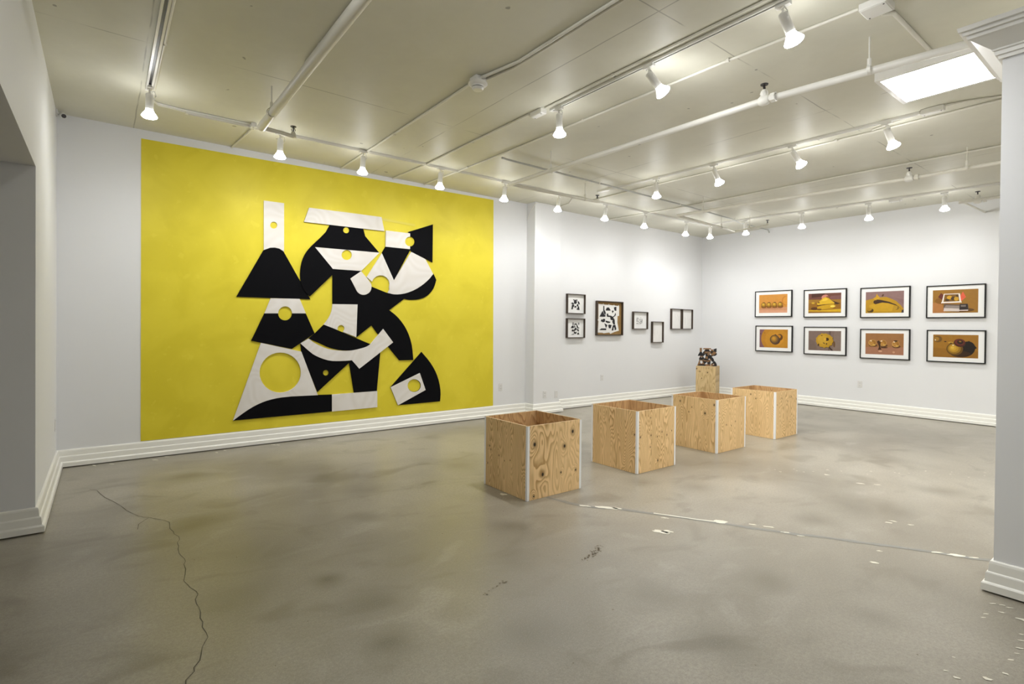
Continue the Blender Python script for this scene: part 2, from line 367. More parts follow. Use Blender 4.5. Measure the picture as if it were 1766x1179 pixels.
ART=[
('W','tall white strip panel with a small round hole',[(-0.998,2.884),(-0.770,2.886),(-0.768,2.302),(-0.820,2.334),(-0.873,2.341),(-0.924,2.334),(-0.995,2.300)],[[(-0.847,2.612),(-0.847,2.604),(-0.850,2.596),(-0.853,2.588),(-0.858,2.582),(-0.864,2.576),(-0.871,2.571),(-0.879,2.568),(-0.886,2.566),(-0.894,2.566),(-0.901,2.567),(-0.908,2.571),(-0.914,2.575),(-0.919,2.580),(-0.923,2.587),(-0.925,2.594),(-0.926,2.602),(-0.925,2.610),(-0.923,2.618),(-0.919,2.625),(-0.914,2.632),(-0.908,2.638),(-0.902,2.643),(-0.894,2.646),(-0.887,2.648),(-0.879,2.648),(-0.871,2.647),(-0.865,2.644),(-0.859,2.639),(-0.854,2.634),(-0.850,2.627),(-0.848,2.620)]]),
('B','black bell-shaped panel',[(-1.286,1.735),(-1.006,2.284),(-1.002,2.291),(-0.995,2.300),(-0.988,2.308),(-0.982,2.313),(-0.975,2.318),(-0.966,2.322),(-0.954,2.328),(-0.940,2.334),(-0.924,2.339),(-0.908,2.342),(-0.891,2.344),(-0.873,2.344),(-0.855,2.342),(-0.836,2.338),(-0.820,2.334),(-0.808,2.330),(-0.799,2.325),(-0.791,2.320),(-0.783,2.312),(-0.775,2.305),(-0.770,2.299),(-0.452,1.739)],[]),
('W','white trapezoid panel under the bell',[(-0.917,1.733),(-0.583,1.739),(-0.508,1.562),(-0.670,1.559),(-0.675,1.585),(-0.686,1.609),(-0.704,1.627),(-0.727,1.639),(-0.752,1.642),(-0.777,1.637),(-0.800,1.624),(-0.817,1.605),(-0.829,1.581),(-0.832,1.555),(-0.985,1.551)],[]),
('B','black angular panel with a half-round notch',[(-0.985,1.551),(-0.832,1.555),(-0.828,1.529),(-0.817,1.505),(-0.799,1.487),(-0.776,1.475),(-0.752,1.472),(-0.726,1.476),(-0.704,1.489),(-0.686,1.508),(-0.674,1.532),(-0.670,1.559),(-0.508,1.562),(-0.399,1.314),(-0.671,1.124),(-1.127,1.228)],[]),
('W','large white sloping panel with a big round hole',[(-1.022,1.201),(-0.560,1.089),(-0.356,0.537),(-0.680,0.544),(-0.723,0.542),(-0.785,0.540),(-0.846,0.534),(-0.900,0.525),(-0.954,0.513),(-1.007,0.496),(-1.060,0.475),(-1.112,0.449),(-1.163,0.419),(-1.220,0.381),(-1.276,0.340),(-1.315,0.311)],[[(-0.564,0.830),(-0.568,0.782),(-0.582,0.736),(-0.605,0.695),(-0.635,0.659),(-0.671,0.631),(-0.713,0.611),(-0.758,0.600),(-0.804,0.598),(-0.850,0.606),(-0.894,0.623),(-0.934,0.647),(-0.969,0.679),(-0.997,0.717),(-1.018,0.759),(-1.032,0.805),(-1.036,0.851),(-1.032,0.897),(-1.019,0.941),(-0.998,0.982),(-0.970,1.017),(-0.936,1.046),(-0.896,1.067),(-0.852,1.080),(-0.806,1.083),(-0.760,1.078),(-0.715,1.063),(-0.673,1.039),(-0.637,1.008),(-0.606,0.970),(-0.583,0.926),(-0.569,0.879)]]),
('B','long black base panel with a curved top',[(-1.315,0.311),(-1.299,0.327),(-1.276,0.350),(-1.251,0.372),(-1.226,0.389),(-1.198,0.406),(-1.163,0.424),(-1.117,0.447),(-1.062,0.472),(-1.007,0.494),(-0.954,0.510),(-0.900,0.524),(-0.846,0.534),(-0.796,0.541),(-0.746,0.545),(-0.680,0.547),(-0.573,0.546),(-0.447,0.542),(-0.356,0.539),(-0.179,0.532),(-0.177,0.315)],[]),
('W','white base block panel',[(-0.179,0.532),(0.433,0.537),(0.435,0.319),(-0.177,0.315)],[]),
('W','long white slanted bar panel at the top',[(-0.476,2.874),(0.475,2.885),(0.518,2.701),(-0.537,2.691)],[]),
('B','black curved side panel',[(-0.264,2.598),(-0.291,2.569),(-0.328,2.528),(-0.367,2.485),(-0.406,2.444),(-0.446,2.402),(-0.480,2.360),(-0.507,2.320),(-0.529,2.280),(-0.547,2.239),(-0.560,2.193),(-0.570,2.145),(-0.576,2.096),(-0.578,2.044),(-0.576,1.991),(-0.570,1.944),(-0.558,1.904),(-0.543,1.869),(-0.525,1.839),(-0.502,1.812),(-0.477,1.790),(-0.459,1.775),(-0.180,2.064),(-0.180,2.141),(-0.405,2.396)],[]),
('B','black hat-shaped panel with a small round hole',[(-0.192,2.746),(0.210,2.752),(0.253,2.604),(0.452,2.403),(-0.405,2.396),(-0.397,2.414),(-0.386,2.442),(-0.367,2.475),(-0.334,2.518),(-0.294,2.566),(-0.265,2.601)],[[(0.037,2.658),(0.037,2.650),(0.034,2.642),(0.031,2.635),(0.026,2.628),(0.019,2.623),(0.012,2.618),(0.005,2.615),(-0.003,2.614),(-0.011,2.614),(-0.019,2.615),(-0.026,2.618),(-0.032,2.622),(-0.037,2.627),(-0.041,2.633),(-0.044,2.640),(-0.044,2.648),(-0.044,2.655),(-0.041,2.663),(-0.038,2.670),(-0.033,2.677),(-0.026,2.682),(-0.019,2.687),(-0.012,2.690),(-0.004,2.692),(0.004,2.692),(0.012,2.691),(0.019,2.688),(0.025,2.684),(0.030,2.678),(0.034,2.672),(0.037,2.665)]]),
('W','white face-like trapezoid panel with a round hole',[(-0.405,2.393),(0.452,2.403),(0.200,2.139),(-0.180,2.138)],[[(0.073,2.338),(0.071,2.325),(0.067,2.312),(0.061,2.301),(0.053,2.290),(0.042,2.281),(0.030,2.274),(0.018,2.269),(0.004,2.267),(-0.009,2.267),(-0.022,2.269),(-0.034,2.275),(-0.044,2.282),(-0.052,2.291),(-0.059,2.301),(-0.063,2.313),(-0.064,2.326),(-0.063,2.338),(-0.059,2.351),(-0.053,2.363),(-0.045,2.373),(-0.034,2.382),(-0.023,2.389),(-0.010,2.394),(0.003,2.397),(0.017,2.397),(0.030,2.394),(0.042,2.389),(0.052,2.382),(0.061,2.373),(0.067,2.362),(0.071,2.351)]]),
('W','short white bar panel',[(-0.403,2.137),(-0.180,2.141),(-0.180,2.067),(-0.403,2.065)],[]),
('B','large black torso panel',[(-0.180,2.136),(0.200,2.137),(0.339,1.942),(0.597,1.857),(0.823,1.796),(0.599,1.631),(0.348,1.422),(0.144,1.265),(0.147,1.695),(-0.178,1.689)],[]),
('W','white rounded tongue-shaped panel',[(0.053,2.029),(0.197,2.136),(0.233,2.097),(0.282,2.043),(0.321,1.996),(0.337,1.971),(0.341,1.954),(0.342,1.937),(0.339,1.915),(0.333,1.892),(0.322,1.872),(0.306,1.855),(0.285,1.841),(0.264,1.831),(0.244,1.826),(0.222,1.825),(0.202,1.828),(0.183,1.835),(0.166,1.846),(0.151,1.858),(0.139,1.874),(0.129,1.891),(0.123,1.903)],[]),
('W','white triangular panel with a round bite',[(0.485,2.398),(0.666,2.039),(0.603,1.891),(0.596,1.947),(0.601,1.996),(0.587,2.041),(0.554,2.077),(0.509,2.097),(0.458,2.099),(0.410,2.082),(0.371,2.050),(0.347,2.007),(0.274,2.062)],[]),
('B','black downward triangle panel',[(0.538,2.492),(0.912,2.489),(0.666,2.045),(0.485,2.401)],[]),
('W','white square panel with a round bite',[(0.542,2.712),(0.901,2.714),(0.901,2.668),(0.872,2.662),(0.853,2.650),(0.838,2.633),(0.829,2.614),(0.826,2.593),(0.829,2.573),(0.839,2.556),(0.854,2.542),(0.873,2.534),(0.902,2.535),(0.902,2.494),(0.538,2.492)],[]),
('B','black bow-shaped panel with a round bite',[(0.869,2.730),(1.263,2.886),(1.261,2.338),(1.147,2.382),(0.925,2.459),(0.909,2.495),(0.902,2.535),(0.928,2.538),(0.949,2.551),(0.965,2.568),(0.975,2.589),(0.978,2.610),(0.974,2.631),(0.963,2.649),(0.946,2.662),(0.924,2.670),(0.901,2.671),(0.901,2.714)],[]),
('B','black crescent panel behind the white wing',[(1.283,2.179),(1.331,2.092),(1.321,2.058),(1.306,2.010),(1.285,1.964),(1.256,1.924),(1.222,1.886),(1.185,1.855),(1.144,1.831),(1.099,1.813),(1.053,1.799),(1.004,1.790),(0.953,1.786),(0.908,1.785),(0.872,1.787),(0.843,1.792),(0.823,1.796),(0.588,1.860),(0.651,1.872),(0.742,1.891),(0.828,1.911),(0.897,1.931),(0.959,1.953),(1.019,1.979),(1.078,2.014),(1.134,2.054),(1.183,2.092),(1.224,2.126),(1.259,2.157)],[]),
('W','white wing-shaped panel',[(0.925,2.459),(1.147,2.376),(1.276,2.172),(1.254,2.147),(1.223,2.110),(1.183,2.071),(1.135,2.030),(1.079,1.988),(1.019,1.950),(0.956,1.918),(0.890,1.891),(0.828,1.871),(0.772,1.859),(0.719,1.853),(0.673,1.852),(0.633,1.856),(0.599,1.864),(0.576,1.870),(0.666,2.045)],[]),
('W','white quarter panel with a small round bite',[(-0.178,1.689),(0.152,1.695),(0.138,1.265),(-0.039,1.333),(-0.021,1.367),(-0.021,1.387),(-0.029,1.405),(-0.045,1.418),(-0.064,1.423),(-0.084,1.420),(-0.100,1.408),(-0.110,1.390),(-0.111,1.370),(-0.109,1.359),(-0.289,1.426),(-0.272,1.448),(-0.248,1.480),(-0.227,1.511),(-0.212,1.539),(-0.200,1.567),(-0.190,1.597),(-0.184,1.630),(-0.180,1.665)],[]),
('B','black curved leg panel',[(0.348,1.422),(0.599,1.634),(0.635,1.609),(0.687,1.573),(0.737,1.529),(0.782,1.480),(0.826,1.424),(0.864,1.364),(0.896,1.299),(0.922,1.231),(0.942,1.160),(0.956,1.080),(0.964,0.998),(0.970,0.941),(0.757,0.941),(0.437,1.306)],[]),
('B','black lens-shaped panel',[(-0.284,1.429),(0.335,1.170),(0.311,1.157),(0.275,1.138),(0.235,1.122),(0.191,1.110),(0.143,1.101),(0.095,1.094),(0.050,1.091),(0.005,1.091),(-0.043,1.094),(-0.096,1.102),(-0.151,1.114),(-0.203,1.129),(-0.249,1.147),(-0.291,1.167),(-0.334,1.188),(-0.385,1.211),(-0.438,1.233),(-0.474,1.249),(-0.399,1.311)],[]),
('B','black pointed panel with a small round hole',[(-0.571,1.188),(-0.549,1.169),(-0.518,1.141),(-0.486,1.113),(-0.455,1.087),(-0.423,1.062),(-0.384,1.038),(-0.337,1.015),(-0.283,0.993),(-0.229,0.976),(-0.175,0.966),(-0.121,0.961),(-0.069,0.958),(-0.014,0.957),(0.039,0.958),(0.076,0.959),(-0.361,0.576),(-0.560,1.089)],[[(-0.220,0.812),(-0.220,0.805),(-0.223,0.799),(-0.226,0.793),(-0.230,0.788),(-0.236,0.783),(-0.242,0.780),(-0.249,0.779),(-0.256,0.778),(-0.263,0.779),(-0.270,0.782),(-0.277,0.785),(-0.282,0.790),(-0.287,0.796),(-0.290,0.802),(-0.292,0.809),(-0.293,0.816),(-0.292,0.823),(-0.290,0.829),(-0.287,0.835),(-0.282,0.840),(-0.277,0.845),(-0.271,0.848),(-0.264,0.849),(-0.257,0.850),(-0.249,0.849),(-0.243,0.847),(-0.236,0.843),(-0.231,0.838),(-0.226,0.833),(-0.223,0.826),(-0.220,0.820)]]),
('B','black boot-shaped panel',[(0.076,0.975),(0.180,0.896),(0.474,1.059),(0.428,0.538),(0.112,0.539),(0.046,0.928)],[]),
('W','white smile-shaped arc panel',[(-0.474,1.249),(-0.453,1.232),(-0.423,1.208),(-0.385,1.184),(-0.339,1.160),(-0.286,1.136),(-0.229,1.116),(-0.168,1.103),(-0.103,1.094),(-0.042,1.089),(0.006,1.087),(0.049,1.089),(0.095,1.094),(0.151,1.104),(0.211,1.118),(0.264,1.132),(0.306,1.147),(0.341,1.162),(0.365,1.173),(0.096,0.964),(0.053,0.962),(-0.008,0.959),(-0.069,0.958),(-0.123,0.959),(-0.176,0.962),(-0.229,0.971),(-0.283,0.988),(-0.337,1.010),(-0.384,1.033),(-0.423,1.057),(-0.455,1.084),(-0.486,1.110),(-0.518,1.140),(-0.549,1.170),(-0.571,1.191)],[]),
('W','white slanted bar panel over the arc',[(0.510,1.376),(0.657,1.192),(0.180,0.849),(0.068,0.976),(0.335,1.173)],[]),
('B','black fan-shaped panel at the lower right',[(1.099,1.052),(1.137,1.012),(1.192,0.955),(1.243,0.894),(1.286,0.834),(1.325,0.770),(1.357,0.703),(1.383,0.631),(1.402,0.557),(1.414,0.488),(1.417,0.423),(1.413,0.363),(1.409,0.322),(0.741,0.319),(0.628,0.576)],[[(1.087,0.571),(1.085,0.554),(1.079,0.538),(1.070,0.523),(1.057,0.510),(1.042,0.500),(1.025,0.493),(1.006,0.490),(0.986,0.489),(0.967,0.492),(0.948,0.498),(0.931,0.508),(0.916,0.520),(0.903,0.534),(0.894,0.549),(0.888,0.566),(0.886,0.583),(0.888,0.600),(0.893,0.616),(0.902,0.631),(0.915,0.643),(0.930,0.654),(0.947,0.661),(0.965,0.665),(0.985,0.665),(1.005,0.663),(1.023,0.657),(1.041,0.648),(1.056,0.636),(1.069,0.622),(1.079,0.606),(1.084,0.589)]]),
('W','white tilted rectangle panel with a round hole',[(0.628,0.576),(1.072,0.752),(1.167,0.504),(0.741,0.319)],[[(1.090,0.571),(1.088,0.553),(1.082,0.537),(1.073,0.521),(1.060,0.508),(1.044,0.498),(1.026,0.491),(1.007,0.487),(0.986,0.486),(0.966,0.489),(0.947,0.496),(0.929,0.505),(0.913,0.518),(0.901,0.532),(0.891,0.548),(0.885,0.566),(0.883,0.584),(0.885,0.601),(0.890,0.618),(0.900,0.633),(0.912,0.646),(0.928,0.656),(0.946,0.663),(0.965,0.668),(0.985,0.668),(1.005,0.665),(1.025,0.659),(1.043,0.650),(1.059,0.638),(1.072,0.623),(1.082,0.607),(1.088,0.589)]]),
]

# ------------------------------------------------------------------ the setting
bm = bmesh.new(); box(bm, (-3.2, Y0-.2, -.12), (L+.2, D+.2, 0)); floor = struct(link('floor', bm, M_floor))
bm = bmesh.new(); box(bm, (W-.7, Y0-.2, H), (L+.2, D+.2, H+.15)); struct(link('ceiling', bm, M_ceil))
bm = bmesh.new(); box(bm, (W-.7, D, 0), (L+.2, D+.2, H)); struct(link('wall_far', bm, M_wall))
bm = bmesh.new(); box(bm, (L, Y0-.2, 0), (L+.2, D, H)); struct(link('wall_right', bm, M_wall))
bm = bmesh.new(); box(bm, (W-.7, Y0-.2, 0), (L, Y0, H)); struct(link('wall_rear', bm, M_wall))
OPY, OPZ = 4.78, 2.46
bm = bmesh.new()
box(bm, (W-.6, OPY, 0), (W, D, H)); box(bm, (W-.6, .3, OPZ), (W, OPY, H)); box(bm, (W-.6, Y0, 0), (W, .3, H))
struct(link('wall_left', bm, M_wall))
bm = bmesh.new()
box(bm, (-3.1, OPY+.0, 0), (W-.6, OPY+.15, H)); box(bm, (-3.1, .15, 0), (W-.6, .3, H)); box(bm, (-3.2, .15, 0), (-3.1, OPY+.15, H))
box(bm, (-3.1, .3, 2.7), (W-.6, OPY, 2.8))
struct(link('wall_passage', bm, M_wall))
PX0, PX1, PY = 5.525, 6.09, 6.59
bm = bmesh.new(); box(bm, (PX0, PY, 0), (PX1, D, H)); struct(link('wall_pilaster', bm, M_wall))
QX, QY, QX1 = 3.837, .674, 4.5
bm = bmesh.new(); box(bm, (QX, Y0, 0), (QX1,QY,3.045)); struct(link('wall_near', bm, M_wall))

BB = [(0,.171),(.008,.171),(.014,.166),(.018,.155),(.022,.112),(.029,.108),(.032,.102),(.036,.058),(.045,.053),(.050,.047),(.051,.010),(0,.010)]
main = [(-2.5,OPY),(W,OPY),(W,D),(PX0,D),(PX0,PY),(PX1,PY),(PX1,D),(L,D),(L,Y0)]
for nm, a, b in (('baseboard_passage',0,1),('baseboard_left',1,2),('baseboard_far',2,3),('baseboard_pilaster',3,6),('baseboard_far_corner',6,7),('baseboard_right',7,8)):
    bm = bmesh.new(); sweep(bm, main, BB, a, b); struct(link(nm, bm, M_trim))
BQ = [(q*.86, z) for q, z in BB]
pillar = [(QX1,QY),(QX,QY),(QX,Y0)]
bm = bmesh.new(); sweep(bm, pillar, BQ, 0, 2); struct(link('baseboard_near', bm, M_trim))
CR = [(0,2.88),(.014,2.88),(.016,2.898),(.026,2.900),(.028,2.920),(.036,2.924),(.038,2.932),(.112,2.988),(.124,2.992),(.126,3.010),(.140,3.012),(.142,3.030),(.156,3.032),(.160,3.055),(0,3.055)]
bm = bmesh.new(); sweep(bm, pillar, CR, 0, 2); struct(link('trim_1', bm, M_white))

# marks in the slab: filled joint, crack, paint left on the concrete (parts of the floor)
def ribbon(bm, pts, w0, rnd, z=.0012, jit=.3):
    P = [Vector(p) for p in pts]; Q = []
    for a, b in zip(P, P[1:]):
        n = max(1, int((b-a).length/.05))
        for i in range(n): Q.append(a.lerp(b, i/n))
    Q.append(P[-1]); prev = None
    for i, p in enumerate(Q):
        d = (Q[min(i+1, len(Q)-1)]-Q[max(i-1, 0)]).normalized(); nrm = Vector((-d.y, d.x))
        w = w0*(1+rnd.uniform(-jit, jit))/2; off = rnd.uniform(-jit, jit)*w0*.3
        a = bm.verts.new((*(p+nrm*(w+off)), z)); b = bm.verts.new((*(p-nrm*(w-off)), z))
        if prev: bm.faces.new((prev[0], a, b, prev[1]))
        prev = (a, b)
R = random.Random(4)
M_joint = plain('grey_joint_filler', (0.215, 0.212, 0.19), 0.4, var=0.15, sc=18)
M_crack = plain('dark_crack_line', (0.10, 0.09, 0.065), 0.8, var=0.4, sc=30)  # dark tone of the thin crack strip
M_splash = plain('dried_white_paint', (0.72, 0.69, 0.58), 0.5, var=0.15, sc=40)
M_grit = plain('dark_pitted_spots', (0.13, 0.10, 0.06), 0.7, var=0.5, sc=60)
JT = [(2.93,3.31),(2.983,3.084),(3.056,2.915),(3.21,2.746),(3.285,2.615),(3.436,2.368),(3.55,2.15),(3.66,1.94),(3.79,1.71),(3.89,1.57),(3.99,1.39),(4.142,1.15),(4.23,.99),(4.29,.86),(4.36,.76)]
bm = bmesh.new(); ribbon(bm, JT, .040, R); struct(link('joint_filler', bm, M_joint, floor))
CK = [(-.04,5.69),(.056,5.287),(.207,4.746),(.266,4.667),(.376,4.47),(.381,4.253),(.399,4.066),(.383,3.955),(.381,3.768),(.378,3.631),(.353,3.396),(.392,3.226),(.376,3.081),(.372,2.918),(.376,2.764),(.346,2.649),(.298,2.509),(.259,2.414),(.235,2.3)]
CK2 = []
for a, b in zip(CK, CK[1:]):
    CK2.append(a)
    for t in (.33, .66): CK2.append((a[0]+(b[0]-a[0])*t+R.uniform(-.012,.012), a[1]+(b[1]-a[1])*t+R.uniform(-.01,.01)))
bm = bmesh.new(); ribbon(bm, CK2+[CK[-1]], .0035, R, jit=.5)
ribbon(bm, [(.266,4.667),(.2,4.55),(.19,4.44)], .003, R); ribbon(bm, [(-.04,5.69),(-.09,5.75)], .003, R)
struct(link('crack', bm, M_crack, floor))
def blob(bm, x, y, rx, ry, ang, rnd, n=14, z=.002, mi=0):
    ca, sa = math.cos(ang), math.sin(ang); vs = []
    for i in range(n):
        t = 2*math.pi*i/n; q = rnd.uniform(.55, 1.15)
        a, b = rx*q*math.cos(t), ry*q*math.sin(t)
        vs.append(bm.verts.new((x+a*ca-b*sa, y+a*sa+b*ca, z)))
    bm.faces.new(vs).material_index = mi
bm = bmesh.new()
DR = math.atan2(-.62, .40)
for x, y, a, b in [(3.03,2.97,.05,.018),(3.14,2.84,.085,.035),(3.19,2.78,.05,.02),(3.59,2.13,.05,.035),(3.323,2.425,.03,.012),(3.075,2.275,.07,.03),(3.11,2.25,.04,.03),
                   (3.729,1.966,.03,.01),(3.776,1.875,.04,.012),(3.77,1.75,.035,.01),(3.79,1.66,.03,.008),(2.682,3.582,.035,.03)]:
    blob(bm, x, y, a, b, DR, R)
# long painted stretch of the joint
ribbon(bm, [(3.34,2.54),(3.40,2.43),(3.46,2.32),(3.53,2.20),(3.58,2.13)], .022, R, z=.0022, jit=.35)
for x, y, a, b in [(4.584,1.386,.035,.012),(4.66,1.275,.025,.01),(4.644,1.379,.03,.01),(3.943,1.241,.018,.01),(3.718,1.196,.03,.014),(5.604,2.215,.03,.015),(5.539,1.907,.04,.014),(5.628,1.795,.03,.012),
                   (3.662,.643,.018,.006),(3.682,.61,.02,.006),(3.676,.582,.018,.006),(3.583,.595,.016,.007),(3.499,.64,.016,.005),(3.445,.64,.012,.005),(3.58,.50,.045,.014),(3.398,.494,.012,.006),
                   (3.33,.483,.02,.006),(3.242,.477,.02,.006),(3.18,.476,.012,.005),(3.095,.484,.014,.007),(2.953,.476,.012,.008),(2.851,.512,.022,.012),(2.757,.593,.016,.008),(2.778,.632,.010,.005),(2.92,.638,.008,.004),
                   (4.264,.928,.05,.02),(4.22,1.01,.04,.012),(4.31,.85,.03,.01),(-.069,6.697,.05,.012),(.073,6.664,.03,.01),(.428,6.615,.04,.014),(.539,6.698,.03,.01),(.995,6.614,.03,.012),(1.086,6.67,.03,.01),(1.602,6.651,.05,.014),(1.64,6.62,.03,.012),(2.119,6.6,.04,.012)]:
    blob(bm, x, y, a, b, DR + R.uniform(-.3, .3), R, n=10)
for i in range(26):
    t = R.random(); x = 5.4+t*1.7+R.uniform(-.15,.15); y = 2.6-1.5*t+R.uniform(-.1,.1)
    blob(bm, x, y, R.uniform(.006,.016), R.uniform(.004,.008), DR, R, n=7)
o = struct(link('paint_splashes', bm, M_splash, floor)); 
bm = bmesh.new()
for cx, cy, n in ((2.407,2.291,26),(2.46,2.33,16),(1.676,2.32,12)):
    for i in range(n):
        t = R.uniform(-1, 1)
        blob(bm, cx+t*.11+R.uniform(-.02,.02), cy+t*.03+R.uniform(-.022,.022), R.uniform(.004,.011), R.uniform(.003,.007), R.uniform(0,3), R, n=7)
for i in range(60):
    blob(bm, R.uniform(.2,6), R.uniform(.7,5.5), R.uniform(.003,.007), R.uniform(.002,.004), R.uniform(0,3), R, n=6)
struct(link('pitted_spots', bm, M_grit, floor))

# ------------------------------------------------------------------ yellow mural and the wall collage
t = thing('painted_mural', 'large yellow rectangle painted on the far white wall', 'mural', (2.585, D, 1.77))
bm = bmesh.new(); plate(bm, [(.315-2.585,.178-1.77),(4.868-2.585,.178-1.77),(4.842-2.585,3.405-1.77),(.312-2.585,3.352-1.77)], [], -.004, -.001)
link('yellow_field', bm, M_yellow, t)
art = thing('wall_collage', 'huge black and white figure of cut-out geometric panels mounted on the yellow mural', 'artwork', (2.5, D, 0))
order = {}
for i, (c, lab, o, hs) in enumerate(ART):
    bm = bmesh.new(); lift = .0035 + .0011*(i % 9) + (.004 if c == 'W' else 0)
    plate(bm, o, hs, -.005-lift-.004, -.005)
    p = link('panel', bm, M_artW if c == 'W' else M_artB, art); p['label'] = lab
def wxz(x, z): return (x-2.5, z)
for pts, lab in (([(-.13,2.905),(.985,2.855),(.985,2.822),(-.13,2.872)], 'clear tape along the top of the slanted bar'),):
    bm = bmesh.new(); plate(bm, pts, [], -.0075, -.005); p = link('clear_tape', bm, M_tapeclear, art); p['label'] = lab

# ------------------------------------------------------------------ plywood boxes
S = .61; TH = .012
def pbox(loc, label, seed, knotsL, knotsR, crate4=False, rz=0.0):
    t = thing('plywood_box', label, 'box', (loc[0], loc[1], 0), rz, 'open plywood boxes standing in a row on the floor')
    def panel(mat, loc, rot, w):
        bm = bmesh.new(); box(bm, (0,0,.002), (w,TH,S), 0)
        for f in bm.faces:
            if f.normal.z > .5 or abs(f.normal.x) > .5: f.material_index = 1
        bm.faces.ensure_lookup_table()
        for f in bm.faces:
            f.normal_update()
            if f.normal.z > .5 or abs(f.normal.x) > .5: f.material_index = 1
        return link('side_panel', bm, [mat, M_edge], t, loc, (0,0,rot))
    la, da = PL, PD
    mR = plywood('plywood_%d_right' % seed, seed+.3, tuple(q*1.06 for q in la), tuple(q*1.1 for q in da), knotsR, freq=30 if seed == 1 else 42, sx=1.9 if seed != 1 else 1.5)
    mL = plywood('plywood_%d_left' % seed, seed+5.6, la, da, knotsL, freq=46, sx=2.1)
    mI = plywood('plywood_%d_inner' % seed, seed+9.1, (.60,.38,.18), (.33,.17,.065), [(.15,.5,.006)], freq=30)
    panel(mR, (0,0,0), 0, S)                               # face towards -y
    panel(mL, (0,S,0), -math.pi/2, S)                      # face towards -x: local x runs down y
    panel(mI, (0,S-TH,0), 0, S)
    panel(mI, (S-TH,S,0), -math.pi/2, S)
    # white tape folded over each corner
    q, th = .021, .0015
    for cx, cy, sx, sy in ((0,0,1,1),(S,0,-1,1),(0,S,1,-1),(S,S,-1,-1)):
        bm = bmesh.new()
        z1 = S-.001
        x0, x1 = sorted((cx-sx*th, cx+sx*q)); y0, y1 = sorted((cy-sy*th, cy))
        box(bm, (x0,y0,.002), (x1,y1,z1))
        x0, x1 = sorted((cx-sx*th, cx)); y0, y1 = sorted((cy, cy+sy*q))
        box(bm, (x0,y0,.002), (x1,y1,z1))
        link('corner_tape', bm, M_tape, t)
    return t
# knots are (x, z, radius); left faces: x runs from the far corner to the near one
pbox((2.725,3.318), 'open plywood box with big round knots, nearest of the four in the row', 1,
     [(.1,.33,.006),(.22,.3,.006),(.30,.27,.005),(.38,.29,.005),(.05,.2,.006),(.08,.36,.007)],
     [(.075,.455,.020),(.41,.40,.017),(.505,.515,.018),(.165,.195,.018),(.37,.18,.009),(.545,.175,.010),(.07,.03,.010)])
pbox((4.098,3.318), 'second nearest plywood box in the row, with a dark slot near its front corner', 2,
     [(.575,.38,.008)],
     [(.045,.355,.008),(.21,.355,.008),(.31,.33,.006),(.385,.37,.007),(.465,.33,.007),(.545,.365,.006),(.2,.53,.006),(.2,.24,.006),(.32,.09,.010)])
pbox((5.517,3.337), 'open plywood box third in the row, with bold arched grain and one black knot', 3,
     [(.12,.545,.009),(.28,.49,.006),(.24,.43,.006),(.455,.44,.013),(.57,.55,.010)],
     [(.19,.31,.007),(.385,.33,.007),(.3,.29,.006)])
pbox((6.862,3.337), 'open plywood box at the far end of the row', 4,
     [(.35,.5,.007),(.2,.5,.008),(.28,.55,.008)],
     [(.17,.52,.007),(.43,.52,.009),(.33,.47,.007),(.05,.44,.006),(.58,.48,.008)])

# ------------------------------------------------------------------ pedestal and small sculpture
pr = math.radians(PED_ROT) if 'PED_ROT' in globals() else math.radians(70)
PEDX, PEDY, PEDW, PEDD, PEDH = 9.885, 6.205, .385, .38, .66
ped = thing('pedestal', 'narrow plywood pedestal carrying the small sculpture in the far corner', 'pedestal', (PEDX, PEDY, 0), -pr)
mp = plywood('plywood_pedestal', 21.4, (.70,.52,.27), (.46,.31,.13), [(-.178,.605,.012),(-.115,.55,.010),(.035,.535,.012),(-.08,.41,.009)], freq=22, sx=2.6, sz=.3)
w2, d2 = PEDW/2, PEDD/2
for nm, a, b in (('front_panel',(-w2,-d2,0),(w2,-d2+TH,PEDH-TH)),('back_panel',(-w2,d2-TH,0),(w2,d2,PEDH-TH)),
                 ('side_panel',(-w2,-d2+TH,0),(-w2+TH,d2-TH,PEDH-TH)),('side_panel',(w2-TH,-d2+TH,0),(w2,d2-TH,PEDH-TH)),('top_panel',(-w2,-d2,PEDH-TH),(w2,d2,PEDH))):
    bm = bmesh.new(); box(bm, a, b); link(nm, bm, mp if nm != 'top_panel' else M_edge, ped)
sc = .142
FAN = ('black fan', 'white tilted')
ZMIN = min(z for c, lab, o, hs in ART if not lab.startswith(FAN) for x, z in o)
FMIN = min(z for c, lab, o, hs in ART if lab.startswith(FAN) for x, z in o)
fx, fy = .02, -.05
fig = thing('tabletop_sculpture', 'small brown and black wooden block figure standing on the pedestal', 'sculpture',
            (PEDX, PEDY, PEDH), -pr)
for i, (c, lab, o, hs) in enumerate(ART):
    fan = lab.startswith('black fan') or lab.startswith('white tilted')
    f = lambda a, b: ((a-.05)*sc - (.012 if fan else 0), (b-(FMIN if fan else ZMIN))*sc)
    if i in (1, 5): pass
    bm = bmesh.new(); th2 = .024 if c == 'B' else .028
    plate(bm, [f(a, b) for a, b in o], [[f(a, b) for a, b in h[::2]] for h in hs], fy-th2-.0006*(i%5), fy+th2)
    p = link('block', bm, M_sW if c == 'W' else M_ink, fig); p['label'] = lab.replace('white', 'brown').replace('panel', 'block')

